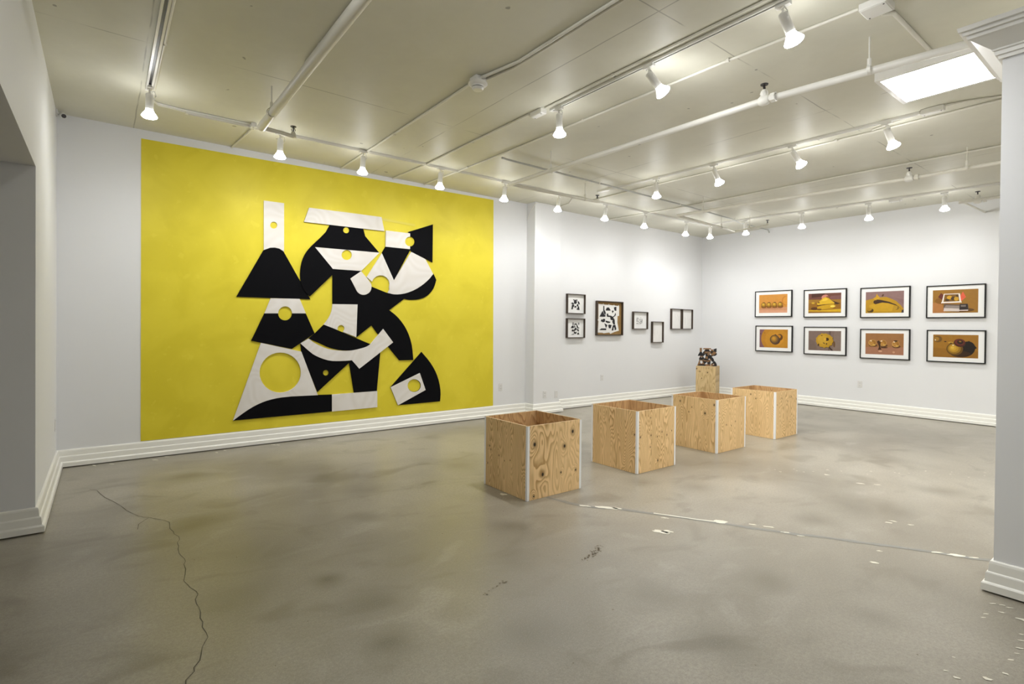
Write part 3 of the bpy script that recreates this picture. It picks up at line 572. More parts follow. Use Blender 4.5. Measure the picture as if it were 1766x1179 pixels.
# ------------------------------------------------------------------ framed works on the far wall (facing -y)
def rect_ring(bm, w, h, fw, y0, y1, mi=0):
    plate(bm, [(0,0),(w,0),(w,h),(0,h)], [[(fw,fw),(w-fw,fw),(w-fw,h-fw),(fw,h-fw)]], y0, y1, mi)
M_glassy = None
def frame_far(name, label, cat, x0, x1, z0, z1, shapes, fw=.011, dp=.05, back=None, mat=M_frame_br, group=None, paper=None, piece='cutout_shape'):
    w, h = x1-x0, z1-z0
    t = thing(name, label, cat, (x0, D, z0), 0, group)
    bm = bmesh.new(); rect_ring(bm, w, h, fw, -dp, -.0); link('frame', bm, mat, t)
    bm = bmesh.new(); box(bm, (fw*.8, -.012, fw*.8), (w-fw*.8, -.004, h-fw*.8)); link('backing_board', bm, back or M_mat, t)
    if paper:
        rnd = random.Random(11)
        bm = bmesh.new(); plate(bm, [(a*w, b*h) for a, b in paper], [], -.016, -.0125); link('torn_paper', bm, M_paper, t)
    if shapes:
        for i, s in enumerate(shapes):
            bm = bmesh.new(); plate(bm, [(a*w, b*h) for a, b in s], [], -.0185-.0002*(i%3), -.0165 if paper else -.0125)
            link(piece, bm, M_ink, t)
    return t
def norm(pts, x0, y0, x1, y1): return [((a-x0)/(x1-x0), (y1-b)/(y1-y0)) for a, b in pts]
n1 = lambda p: norm(p, 172, 168, 540, 545)
A1 = [n1(p) for p in ([(310,268),(335,278),(395,268),(390,290),(320,292)],[(325,300),(350,292),(378,302),(382,325),(370,350),(345,358),(328,340)],
      [(405,300),(425,310),(445,358),(420,358),(408,335)],[(265,350),(280,335),(300,330),(318,345),(322,362),(305,368),(290,355)],
      [(288,368),(312,372),(300,462),(274,462)],[(318,372),(330,378),(322,412),(312,420)],[(345,392),(372,400),(370,428),(352,420),(335,430),(335,405)],
      [(388,362),(405,355),(415,380),(400,402),(382,395)],[(410,395),(425,400),(440,468),(385,464),(385,445),(400,440)])]
n2 = lambda p: norm(p, 168, 627, 530, 990)
A2 = [n2(p) for p in ([(300,700),(312,705),(310,755),(300,760)],[(415,705),(427,705),(425,750),(415,740)],[(328,745),(340,722),(370,722),(390,745),(372,740),(345,745)],
      [(262,805),(280,770),(305,762),(322,778),(315,805)],[(330,760),(345,765),(350,790),(335,800)],[(375,745),(400,765),(405,790),(438,800),(420,808),(385,800)],
      [(345,800),(365,800),(380,830),(360,850),(345,835)],[(285,840),(300,830),(318,842),(315,865),(290,868),(278,855)],[(390,820),(412,830),(425,865),(408,868),(395,850)],
      [(325,868),(345,875),(350,895),(370,870),(378,890),(368,912),(330,905)],[(278,920),(325,912),(322,924),(285,927)],[(388,920),(400,895),(420,890),(432,925)],[(335,820),(345,850),(330,865),(322,850)])]
frame_far('framed_collage', 'small dark-framed black figure on white, upper of the stacked pair', 'picture', 6.418, 6.860, 1.665, 2.013, A1, group='small framed cut-outs stacked one above the other')
frame_far('framed_collage', 'small dark-framed black figure on white, lower of the stacked pair, nearest the outlets', 'picture', 6.418, 6.857, 1.237, 1.582, A2, group='small framed cut-outs stacked one above the other')
n3 = lambda p: norm(p, 752, 306, 1238, 945)
A3 = [n3(p) for p in ([(882,395),(900,398),(902,470),(915,490),(928,520),(920,570),(900,540),(882,500)],[(815,598),(868,490),(905,560),(930,585),(905,598)],
      [(945,425),(985,420),(1020,478),(925,480)],[(1080,415),(1125,400),(1125,480),(1098,478),(1085,450)],[(1038,475),(1078,480),(1055,528)],[(1105,520),(1118,540),(1108,575),(1065,605),(1040,598),(1090,570)],
      [(945,535),(975,540),(975,570),(1030,575),(1062,600),(1095,650),(1102,740),(1075,740),(1050,690),(1060,660),(1020,650),(1010,600),(950,595)],
      [(838,680),(850,645),(868,655),(890,635),(918,640),(912,690),(880,702)],[(925,668),(1020,690),(1000,712),(960,712),(930,695)],[(905,718),(960,750),(935,810)],
      [(975,755),(990,740),(1040,750),(1020,812),(990,810)],[(815,845),(850,815),(940,815),(938,846)],[(1040,855),(1065,750),(1110,745),(1130,830),(1100,850),(1095,800),(1075,790),(1075,850)])]
PP = n3([(795,360),(870,366),(885,350),(900,368),(975,370),(985,352),(997,372),(1070,378),(1085,360),(1095,380),(1160,384),(1172,365),(1180,392),(1180,570),(1150,580),(1148,700),(1160,760),(1178,855),(1100,878),(1020,915),(1000,890),(900,905),(870,895),(780,892),(790,830),(800,680),(775,660),(798,640)])
frame_far('framed_collage', 'biggest walnut-framed work, torn white paper with a black cut-out figure on brown board', 'picture', 7.162, 7.882, 1.280, 1.918, A3, fw=.018, back=M_kraft, paper=PP)
rnd = random.Random(5)
A4 = []
for i in range(5):
    for j in range(6):
        if rnd.random() < .8:
            cx = .30+.085*i+rnd.uniform(-.01,.01); cy = .32+.065*j+rnd.uniform(-.01,.01); q = rnd.uniform(.012,.03)
            A4.append([(cx-q,cy-q*.8),(cx+q,cy-q*rnd.uniform(.2,1)),(cx+q*.5,cy+q)])
frame_far('framed_collage', 'small framed sheet with a cluster of tiny black marks, right of the brown frame', 'picture', 8.19, 8.632, 1.402, 1.745, A4, piece='ink_mark')
def pencil(seed):
    r = random.Random(seed); out = []
    for i in range(7):
        x = r.uniform(.2,.8); y = r.uniform(.2,.6); h = r.uniform(.1,.3); dx = r.uniform(-.12,.12)
        out.append([(x,y),(x+.007,y),(x+dx+.007,y+h),(x+dx,y+h)])
    return out
M_pencil = plain('faint_pencil_line', (0.55, 0.55, 0.54), 0.8)
for lab, x0, x1, z0, z1, sd in (('tall narrow framed pencil sheet hung lowest on the far wall', 8.78, 9.139, 1.131, 1.558, 1),
                            ('framed pale pencil sheet, left one of the touching pair near the corner', 9.41, 9.768, 1.408, 1.838, 2),
                            ('framed pale pencil sheet, right one of the touching pair near the corner', 9.79, 10.163, 1.410, 1.835, 3)):
    t = frame_far('framed_drawing', lab, 'picture', x0, x1, z0, z1, None, back=M_paper, group='narrow framed pencil drawings')
    for s in pencil(sd):
        bm = bmesh.new(); plate(bm, [(a*(x1-x0), b*(z1-z0)) for a, b in s], [], -.0128, -.012); link('pencil_line', bm, M_pencil, t)

# ------------------------------------------------------------------ framed photographs on the right wall (facing -x)
PC = {}
def pc(c):
    if c not in PC: PC[c] = plain('print_ink_%d' % len(PC), c, 0.35, 0.4, var=.10, sc=25)
    return PC[c]
def sr(r, g, b):
    f = lambda v: ((v/255+.055)/1.055)**2.4 if v > 10 else v/255/12.92
    return (round(f(r),4), round(f(g),4), round(f(b),4))
def ell(cx, cy, rx, ry, a=0.0, n=28):
    ca, sa = math.cos(a), math.sin(a)
    return [(cx+rx*math.cos(2*math.pi*i/n)*ca-ry*math.sin(2*math.pi*i/n)*sa, cy+rx*math.cos(2*math.pi*i/n)*sa+ry*math.sin(2*math.pi*i/n)*ca) for i in range(n)]
def ball(cx, cy, r, cols, dx=-.22, dy=.25):
    out = []
    n = len(cols)
    for i, c in enumerate(cols):
        q = 1-i/n
        out.append((c, ell(cx+dx*r*(1-q), cy+dy*r*(1-q), r*q, r*q)))
    return out
AS = .37/.56
def photo(label, y_left, y_right, z0, z1, bg, shapes, row):
    """y_left is the larger y (left in the picture)"""
    w, h = y_left-y_right, z1-z0
    t = thing('framed_photograph', label, 'picture', (L, y_left, z0), -math.pi/2, 'black-framed photographs in the %s row on the right wall' % row)
    bm = bmesh.new(); rect_ring(bm, w, h, .0155, -.034, 0); link('frame', bm, M_frame_bk, t)
    bm = bmesh.new(); plate(bm, [(.01,.01),(w-.01,.01),(w-.01,h-.01),(.01,h-.01)], [], -.024, -.018); link('mat_board', bm, M_mat, t)
    pw, ph = w*.765, h*.70; ox, oz = w*.115, h*.155
    mats = [pc(bg)]; idx = {bg: 0}
    bm = bmesh.new()
    plate(bm, [(ox,oz),(ox+pw,oz),(ox+pw,oz+ph),(ox,oz+ph)], [], -.0246, -.024, 0)
    for k, (c, poly) in enumerate(shapes):
        if c not in idx: idx[c] = len(mats); mats.append(pc(c))
        # shapes use x in 0..1 and z in 0..AS, clipped to the print
        pl = []
        poly = clip(poly)
        if len(poly) < 3: continue
        pl = [(ox+a*pw, oz+b/AS*ph) for a, b in poly]
        plate(bm, pl, [], -.0247-.00009*(k+1), -.0240, idx[c])
    link('print', bm, mats, t)
    return t
def clip(poly):
    for ax, lim, sg in ((0,0.001,1),(0,.999,-1),(1,.001,1),(1,AS-.001,-1)):
        out = []
        for i in range(len(poly)):
            a, b = poly[i-1], poly[i]
            ia, ib = (a[ax]-lim)*sg >= 0, (b[ax]-lim)*sg >= 0
            if ia != ib:
                t = (lim-a[ax])/(b[ax]-a[ax]); out.append((a[0]+(b[0]-a[0])*t, a[1]+(b[1]-a[1])*t))
            if ib: out.append(b)
        poly = out
        if not poly: return poly
    return poly
# F1 four balls in a row
g1 = []
g1.append((sr(196,140,100), [(0,0),(1,0),(1,.20),(.5,.19),(0,.17)]))
g1.append((sr(206,150,118), [(0,0),(1,0),(1,.08),(0,.10)]))
g1.append((sr(188,120,35), ell(.93,.42,.12,.16)))
g1.append((sr(206,142,52), ell(.95,.42,.10,.14)))
for cx in (.165,.355,.555,.755):
    g1.append((sr(120,75,20), ell(cx+.01,.235,.095,.075)))
    g1 += ball(cx, .30, .088, [sr(130,92,18), sr(168,125,28), sr(192,150,40), sr(212,176,70)])
    g1.append((sr(92,48,34), ell(cx+.01,.375,.040,.014)))
g1.append((sr(160,105,70), [(.1,.185),(.85,.185),(.8,.165),(.15,.165)]))
# F2 yellow mound
g2 = [(sr(104,62,50), [(0,.46),(1,.44),(1,AS),(0,AS)]), (sr(70,36,24), [(.1,.52),(.55,.56),(.5,AS),(.1,AS)]), (sr(118,78,74), [(.6,.46),(1,.44),(1,.58),(.7,.56)]),
      (sr(140,95,22), [(0,.0),(1,0),(1,.33),(.6,.36),(0,.34)]), (sr(196,158,40), ell(.15,.34,.05,.03)), (sr(84,46,16), ell(.2,.15,.12,.05)), (sr(200,160,30), [(.0,.06),(1,.03),(1,.13),(.45,.10),(0,.10)]),
      (sr(196,128,110), ell(.52,.52,.11,.09)), (sr(120,66,50), ell(.6,.50,.07,.06)),
      (sr(60,32,16), [(.7,.42),(.97,.31),(.9,.28),(.6,.30)]), (sr(92,58,14), [(.27,.27),(.8,.30),(.82,.27),(.5,.24),(.27,.24)]),
      (sr(206,166,34), [(.27,.31),(.30,.36),(.36,.40),(.45,.50),(.53,.53),(.62,.50),(.70,.42),(.78,.36),(.82,.31),(.5,.29),(.3,.27)]),
      (sr(222,186,60), [(.40,.40),(.48,.48),(.56,.49),(.62,.44),(.52,.40)]), (sr(92,60,14), ell(.33,.35,.03,.02)),
      (sr(190,148,22), [(.27,.20),(.40,.25),(.62,.28),(.78,.30),(.85,.22),(.75,.15),(.45,.12),(.3,.12)]), (sr(232,206,90), ell(.75,.22,.07,.03)), (sr(110,72,16), ell(.34,.12,.08,.03))]
# F3 splash with dark streak
g3 = [(sr(176,134,20), [(0,0),(1,0),(1,.10),(.93,.22),(.80,.36),(.66,.44),(.55,.49),(.35,.48),(.2,.45),(0,.40)]), (sr(190,148,26), [(.1,.05),(.7,.05),(.75,.25),(.4,.33),(.1,.25)]),
      (sr(128,98,96), [(.55,.5),(1,.40),(1,.24),(.8,.42)]), (sr(52,30,22), [(.22,.32),(.30,.42),(.42,.40),(.62,.34),(.80,.25),(.98,.06),(.86,.20),(.60,.30),(.45,.32),(.36,.30),(.26,.27)]),
      (sr(60,34,10), ell(.27,.34,.06,.06)), (sr(196,150,30), [(.2,.45),(.27,.50),(.30,.60),(.33,.54),(.38,.48),(.34,.42),(.25,.41)]), (sr(80,50,20), [(.42,.52),(.46,.58),(.49,.56),(.46,.50)]),
      (sr(110,82,12), ell(.13,.08,.09,.07)), (sr(66,44,8), ell(.16,.08,.05,.05)), (sr(168,126,20), ell(.10,.12,.07,.05)), (sr(120,90,18), ell(.82,.14,.06,.05)), (sr(178,138,30), ell(.79,.15,.05,.05)), (sr(60,44,44), [(.94,0),(1,0),(1,.1),(.95,.08)])]
# F4 white tray with red flaps on a small scale
g4 = [(sr(170,112,56), [(0,0),(.3,0),(.2,.3),(0,.3)]), (sr(128,84,18), ell(.25,.35,.2,.1)), (sr(92,60,14), ell(.62,.08,.3,.06)),
      (sr(96,78,66), [(.24,.09),(.80,.09),(.79,.22),(.26,.26)]), (sr(206,192,184), [(.25,.05),(.60,.04),(.60,.13),(.26,.15)]), (sr(140,128,120), [(.26,.14),(.60,.12),(.6,.2),(.3,.22)]),
      (sr(40,28,26), [(.60,.08),(.79,.08),(.78,.25),(.61,.25)]), (sr(120,108,100), [(.63,.17),(.74,.17),(.74,.22),(.63,.22)]), (sr(214,200,190), [(.59,.055),(.79,.055),(.79,.085),(.59,.08)]),
      (sr(96,34,22), [(.12,.46),(.19,.58),(.25,.50),(.24,.36)]), (sr(216,90,58), [(.57,.36),(.67,.60),(.74,.44),(.64,.33)]),
      (sr(228,218,208), [(.20,.28),(.64,.29),(.61,.55),(.25,.55)]), (sr(120,84,20), [(.245,.32),(.60,.325),(.575,.53),(.27,.53)]), (sr(200,150,30), ell(.38,.44,.06,.05)), (sr(66,44,16), ell(.46,.41,.05,.05)), (sr(190,144,28), ell(.53,.40,.05,.06)), (sr(60,40,14), ell(.33,.37,.05,.03)), (sr(70,46,14), ell(.55,.48,.03,.03)), (sr(232,222,212), [(.19,.28),(.65,.29),(.64,.33),(.20,.31)])]
# F5 one big ball on a yellow disc
g5 = [(sr(178,122,32), ell(.62,.33,.56,.52)), (sr(186,130,34), ell(.62,.30,.42,.38)), (sr(200,140,40), ell(.62,.31,.24,.22)),
      (sr(92,58,22), ell(.72,.38,.11,.12)), (sr(190,128,34), ell(.68,.40,.08,.07,.5)), (sr(70,46,14), ell(.58,.47,.035,.015,-.3)), (sr(66,44,34), ell(.57,.27,.17,.16))] \
     + ball(.545, .30, .168, [sr(84,60,40), sr(118,86,40), sr(150,110,40), sr(182,132,38), sr(198,144,42)], -.30, .35) + [(sr(60,36,40), ell(.04,.5,.02,.015)), (sr(80,50,40), ell(.19,.53,.015,.012))]
# F6 round splat
sp = []
r6 = random.Random(3)
for i in range(40):
    q = .275*(1+(.10 if i % 3 == 0 else -.02)*r6.uniform(.2,1.1)); a = 2*math.pi*i/40
    sp.append((.50+q*.95*math.cos(a), .34+q*.85*math.sin(a)))
g6 = [(sr(112,94,84), [(.05,0),(.3,0),(.2,.3),(.0,.4)]), (sr(96,78,70), [(.62,.0),(.66,0),(.70,AS),(.64,AS)]), (sr(128,110,100), [(.75,0),(1,0),(1,AS),(.8,AS)]), (sr(58,40,34), [(.6,.13),(.66,.14),(.78,.0),(.72,0)]), (sr(100,70,40), ell(.8,.22,.03,.10)),
      (sr(92,66,22), [(x+.015, y-.015) for x, y in sp]), (sr(178,138,34), sp), (sr(190,150,44), ell(.46,.36,.17,.15)), (sr(56,34,16), ell(.585,.38,.055,.055)), (sr(206,158,52), ell(.52,.38,.04,.045)), (sr(70,46,20), ell(.32,.19,.025,.04)), (sr(80,54,24), ell(.49,.25,.04,.015,-.4)), (sr(80,54,24), ell(.57,.23,.02,.03)), (sr(84,58,26), ell(.42,.5,.02,.015))]
# F7 glass bubbles
g7 = [(sr(158,110,84), [(0,0),(1,0),(1,.24),(0,.22)]), (sr(150,104,62), [(0,.35),(.3,.45),(.3,AS),(0,AS)])]
for cx, cy, r in ((.19,.36,.105),(.47,.36,.095),(.80,.34,.095)):
    g7 += [(sr(96,62,30), ell(cx+.02,cy-.08,r*1.1,.05)), (sr(204,160,90), ell(cx,cy,r,r)), (sr(150,104,40), ell(cx+.004,cy+.002,r*.90,r*.90)), (sr(176,128,60), ell(cx-.02,cy-.02,r*.6,r*.5)), (sr(230,206,170), ell(cx-.04,cy+.06,.025,.018)), (sr(214,176,80), ell(cx+.04,cy-.06,.04,.014))]
g7 += [(sr(60,34,16), [(.31,.40),(.36,.44),(.41,.38),(.40,.22),(.44,.16),(.34,.14),(.37,.25)]), (sr(52,30,14), ell(.80,.43,.05,.02)), (sr(196,150,120), ell(.4,.1,.05,.03)), (sr(190,146,116), ell(.75,.08,.03,.03)), (sr(70,42,20), ell(.5,.22,.1,.02))]
# F8 ball with a dark lid
g8 = [(sr(140,96,26), [(0,0),(1,0),(1,.2),(0,.28)]), (sr(110,78,30), ell(.11,.53,.095,.095)), (sr(156,114,40), ell(.08,.53,.06,.06)), (sr(232,222,200), ell(.05,.50,.015,.015)),
      (sr(24,14,8), ell(.76,.26,.17,.22,-.3)), (sr(24,14,8), [(.70,.42),(.80,.49),(.90,.40),(.97,.29),(.90,.24),(.70,.26)]), (sr(50,28,8), ell(.62,.11,.22,.09))] \
     + ball(.49, .25, .185, [sr(96,66,14), sr(140,104,22), sr(172,130,34), sr(192,150,46), sr(206,168,66)], -.30, .25) + \
     [(sr(66,26,18), ell(.60,.43,.13,.115,-.3)), (sr(96,40,28), ell(.60,.45,.11,.09,-.3)), (sr(40,22,12), ell(.61,.45,.07,.06,-.3)), (sr(140,96,30), ell(.61,.47,.03,.02,-.3)), (sr(232,228,214), ell(.455,.36,.02,.012)), (sr(190,150,50), ell(.40,.43,.06,.02)), (sr(60,36,10), ell(.28,.46,.03,.015)), (sr(60,36,10), ell(.41,.415,.03,.012)), (sr(150,108,30), ell(.38,.60,.05,.04))]
top = [('black-framed photograph of four yellow balls in a row, top row nearest the corner', 5.565,4.832,1.670,2.190,sr(200,138,58),g1),
       ('black-framed photograph of a heaped yellow mound with a pink tip', 4.615,3.882,1.652,2.172,sr(150,108,36),g2),
       ('black-framed photograph of a yellow splash with a long dark streak', 3.665,2.936,1.637,2.160,sr(134,104,100),g3),
       ('black-framed photograph of a white tray with red flaps on a scale', 2.720,1.990,1.624,2.142,sr(148,104,26),g4)]
low = [('black-framed photograph of one big ball and its bump on a yellow disc', 5.546,4.815,.980,1.496,sr(126,88,92),g5),
       ('black-framed photograph of a round yellow splat on grey boards', 4.604,3.876,.959,1.477,sr(120,100,92),g6),
       ('black-framed photograph of three clear bubbles on brown', 3.659,2.930,.929,1.444,sr(150,104,60),g7),
       ('black-framed photograph of a yellow ball with a dark red lid and black shadow', 2.706,1.980,.926,1.436,sr(150,104,28),g8)]
for a in top: photo(*a, 'upper')
for a in low: photo(*a, 'lower')

# ------------------------------------------------------------------ outlets, switch, camera, detector
def outlet(label, loc, rz, blank=False, cat='outlet', h=.115, name='power_outlet'):
    t = thing(name, label, cat, loc, rz)
    bm = bmesh.new(); box(bm, (-.036,-.006,-h/2), (.036,0,h/2), bev=.002); link('cover_plate', bm, M_plate, t)
    if not blank:
        for z in (-.021, .021):
            bm = bmesh.new(); box(bm, (-.016,-.0085,z-.013), (.016,-.006,z+.013), 0, .002)
            r = link('receptacle', bm, M_slot if False else M_plate, t)
            bm = bmesh.new()
            for dx in (-.006, .006): box(bm, (dx-.0012,-.0092,z-.004), (dx+.0012,-.0084,z+.006))
            box(bm, (-.002,-.0092,z-.0105), (.002,-.0084,z-.007)); link('slots', bm, M_slot, r)
    else:
        for z in (-.04, .04):
            bm = bmesh.new(); box(bm, (-.003,-.0072,z-.003), (.003,-.006,z+.003)); link('screw', bm, M_slot, t)
    return t
outlet('white double outlet low on the wall just right of the yellow mural', (5.012, D, .464), 0)
outlet('white double outlet on the pilaster, left of the blank plate', (5.765, PY, .315), 0)
outlet('blank white cover plate on the pilaster, right of an outlet', (6.02, PY, .300), 0, blank=True, cat='cover plate', name='blank_plate')
outlet('white double outlet below the big brown frame on the far wall', (7.355, D, .494), 0)
outlet('white double outlet on the right wall below the lower photographs', (L, 3.66, .473), -math.pi/2)
outlet('small white cover plate low on the left wall by the corner', (W, 6.60, .45), math.pi/2, blank=True, cat='cover plate', name='blank_plate')

t = thing('security_camera', 'small white security camera in the upper left corner', 'camera', (W+.0, D-.12, H-.03))
bm = bmesh.new(); box(bm, (0,-.03,-.03), (.012,.03,.03), bev=.003); link('wall_mount', bm, M_white, t)
bm = bmesh.new(); tube(bm, [(.01,0,0),(.05,0,-.012)], .010); link('arm', bm, M_white, t)
bm = bmesh.new(); tube(bm, [(.035,.03,0),(.060,-.05,-.035)], .024, 16); body = link('camera_body', bm, M_white, t, smooth=True)
bm = bmesh.new(); tube(bm, [(.0596,-.0488,-.0344),(.0612,-.054,-.0365)], .019, 16); link('lens', bm, M_dark, body)

t = thing('smoke_detector', 'round white smoke detector in the middle of the ceiling conduit', 'smoke detector', (2.42, 3.63, H))
bm = bmesh.new(); box(bm, (-.05,-.05,-.045), (.05,.05,0), bev=.006); link('mounting_box', bm, M_white, t)
bm = bmesh.new(); lathe(bm, [(0,-.045),(.078,-.045),(.080,-.055),(.070,-.064),(.052,-.068),(.050,-.078),(0,-.078)], 32); link('base', bm, M_white, t, smooth=True)
bm = bmesh.new(); lathe(bm, [(0,-.078),(.045,-.078),(.045,-.084),(0,-.084)], 32); link('vent_slot', bm, M_dark, t)
bm = bmesh.new(); lathe(bm, [(0,-.084),(.050,-.084),(.048,-.092),(.038,-.103),(0,-.106)], 32); link('sensor_cap', bm, M_white, t, smooth=True)

# ------------------------------------------------------------------ ceiling: conduits, tracks, pipes
def conduit(label, pts, r=.010, clips=(), mat=None, z=None):
    P = [(p[0], p[1], p[2] if len(p) > 2 else H-r-.001) for p in pts]
    x0, y0, z0 = P[0]
    t = thing('conduit', label, 'conduit', (x0, y0, z0))
    bm = bmesh.new(); tube(bm, [(a-x0, b-y0, c-z0) for a, b, c in P], r, 10); link('tube', bm, mat or M_pipe, t, smooth=True)
    for cx, cy in clips:
        bm = bmesh.new(); lathe(bm, [(r*1.15,-.012),(r*1.45,-.010),(r*1.45,.010),(r*1.15,.012)], 12)
        # strap round the tube, along its local direction
        k = min(range(len(P)-1), key=lambda i: abs((P[i][0]+P[i+1][0])/2-cx)+abs((P[i][1]+P[i+1][1])/2-cy))
        d = (Vector(P[k+1])-Vector(P[k])).normalized()
        o = link('strap', bm, M_pipe, t); o.rotation_euler = d.to_track_quat('Z', 'Y').to_euler(); o.location = (cx-x0, cy-y0, 0)
    return t
conduit('white conduit along the left track running to the lamp row over the mural', [(.345,-1.6),(.347,5.80),(.40,5.90),(.62,5.925)], .011, [(.346,1.0),(.346,4.6)])
conduit('white cable beside the left end of the lamp row track', [(.36,5.87),(.60,5.90),(.80,5.885),(1.17,5.885)], .007, mat=M_pipew)
conduit('ceiling conduit running through the smoke detector to the mural wall', [(2.50,-2.0),(2.50,3.20),(2.44,3.50),(2.42,3.60),(2.42,3.72),(2.42,6.78)], .012, [(2.50,2.0),(2.42,5.2)])
conduit('second conduit beside the one feeding the smoke detector', [(2.535,-2.0),(2.535,3.30),(2.50,3.50),(2.475,3.60)], .010, [(2.535,1.4)])
conduit('conduit from the feed box of the middle track to the mural wall', [(3.20,3.93),(3.19,5.91),(3.14,6.78)], .011, [(3.20,4.9)])
conduit('thin conduit alongside the thick pipe at the upper left', [(1.235,-2.0),(1.235,4.25)], .011, [(1.235,3.9)])
conduit('thin conduit following the middle track towards the camera', [(3.225,-2.0),(3.225,3.72)], .009, [(3.225,2.9),(3.225,1.4)])
conduit('long conduit between the middle track and the sprinkler pipe', [(3.74,-1.5),(3.735,1.15)], .011)
conduit('long conduit from the ceiling box to the lamp row over the mural', [(3.765,1.345),(3.72,2.3),(3.69,5.00),(3.66,5.86),(3.62,6.78)], .011, [(3.72,2.2),(3.70,3.7),(3.66,5.7)])
conduit('grey conduit crossing the ceiling from left to right towards the corner', [(3.715,5.045,H-.042),(3.80,5.06,H-.042),(5.58,5.08,H-.042),(7.5,5.12,H-.042),(9.0,5.20,H-.042),(9.4,5.29,H-.042),(10.50,5.30,H-.042),(10.545,5.30,H-.09)], .012, [(5.4,5.08),(7.3,5.115),(9.0,5.15)], mat=plain('galvanised_conduit', (0.45,0.45,0.42), .4))
conduit('short conduit from the ceiling box to the bright light panel', [(3.93,1.27),(3.98,1.22),(4.80,1.22)], .014)
conduit('black-shadowed conduit just behind the track of the inner lamps', [(6.16,-1.5),(6.20,1.6),(6.17,4.26),(6.12,5.88)], .011, [(6.18,2.4),(6.17,3.6)])
conduit('curved conduit from the small feed box to the next conduit', [(5.98,1.42),(6.00,1.30),(6.10,1.10),(6.14,.9)], .010)
conduit('curved conduit leaving the small feed box towards the lamps', [(5.99,1.60),(6.05,1.75),(6.14,2.05)], .010)
conduit('ceiling conduit beyond the second sprinkler pipe reaching the far wall', [(7.74,-1.5),(7.72,1.4),(7.66,2.8),(7.62,5.2),(7.45,6.78)], .011, [(7.70,2.2),(7.64,4.1)])
conduit('thin conduit over the track nearest the right wall', [(9.84,.6),(9.62,2.87),(9.335,5.80)], .009, [(9.6,3.7)])
conduit('stub conduit from the lamp row to the wall left of the pilaster', [(5.75,5.95),(6.0,6.3),(6.05,6.58)], .010)
conduit('stub conduit from the lamp row to the wall over the mural left', [(1.22,5.96),(1.16,6.78)], .010)
conduit('white wire bent down the left side of the pilaster', [(6.05,6.575,H-.02),(5.60,6.575,H-.015),(5.52,6.575,H-.03),(5.515,6.62,H-.08),(5.515,6.70,H-.15),(5.515,6.77,H-.26)], .006, mat=M_pipew)

def track(label, a, b, w=.036, h=.024):
    A = Vector((a[0],a[1])); B = Vector((b[0],b[1])); d = B-A; ln = d.length
    t = thing('lighting_track', label, 'lighting track', (a[0], a[1], H), math.atan2(d.y, d.x)-math.pi/2)
    q = w/2; s = w*.17
    prof = [(-q,0),(-q,-h),(-s*1.2,-h),(-s*1.2,-h*.35),(s*1.2,-h*.35),(s*1.2,-h),(q,-h),(q,0)]
    bm = bmesh.new()
    F = [bm.verts.new((x,0,z)) for x, z in prof]; G = [bm.verts.new((x,ln,z)) for x, z in prof]
    for i in range(len(prof)):
        bm.faces.new((F[i],F[(i+1)%8],G[(i+1)%8],G[i]))
    tri = tessellate_polygon([[Vector((x,z,0)) for x, z in prof]])
    for x in tri:
        bm.faces.new([F[i] for i in x]); bm.faces.new([G[i] for i in x])
    link('rail', bm, M_white, t)
    bm = bmesh.new(); box(bm, (-s,0.01,-h*.45), (s,ln-.01,-h*.36)); link('contact_strip', bm, M_dark, t)
    for y in (0, ln-.02):
        bm = bmesh.new(); box(bm, (-q-.001,y,-h-.001), (q+.001,y+.02,-.001)); link('end_cap', bm, M_white, t)
    return t
track('wide white lighting track at the upper left running towards the camera', (.306,-2.2), (.309,5.56), w=.052, h=.03)
track('long lighting track carrying the lamp row in front of the mural and far wall', (.62,5.945), (9.35,5.90), w=.036)
track('white lighting track in the middle of the ceiling with three lamps', (3.305,-2.2), (3.30,3.72))
track('lighting track between the two sprinkler pipes carrying four angled lamps', (6.0,1.62), (5.82,5.50))
track('lighting track nearest the right wall', (9.76,.6), (9.25,5.86))

def jbox(label, x, y, sx, sy, h=.045, rz=0.0):
    t = thing('junction_box', label, 'junction box', (x, y, H), rz)
    bm = bmesh.new(); box(bm, (-sx/2,-sy/2,-h), (sx/2,sy/2,0), bev=.004); link('housing', bm, M_white, t)
    bm = bmesh.new(); box(bm, (-sx/2+.008,-sy/2+.008,-h-.003), (sx/2-.008,sy/2-.008,-h), bev=.001); c = link('lid', bm, M_white, t)
    bm = bmesh.new()
    for a in (-1, 1):
        lathe(bm, [(0,-h-.005),(.005,-h-.005),(.005,-h-.003),(0,-h-.003)], 8, M4=Matrix.Translation((a*(sx/2-.02), a*(sy/2-.02), 0)))
    link('screw', bm, M_dark, c)
jbox('feed box at the end of the middle lighting track', 3.235, 3.83, .07, .16)
jbox('large ceiling box joining conduits above the bright panel', 3.81, 1.26, .15, .15, .045)
jbox('feed box at the near end of the four-lamp track', 5.985, 1.52, .07, .17)
jbox('small box on the lamp row track near the left pipe', 1.20, 5.885, .05, .09, .04)
jbox('feed box on the track nearest the right wall', 9.655, 2.90, .06, .16)

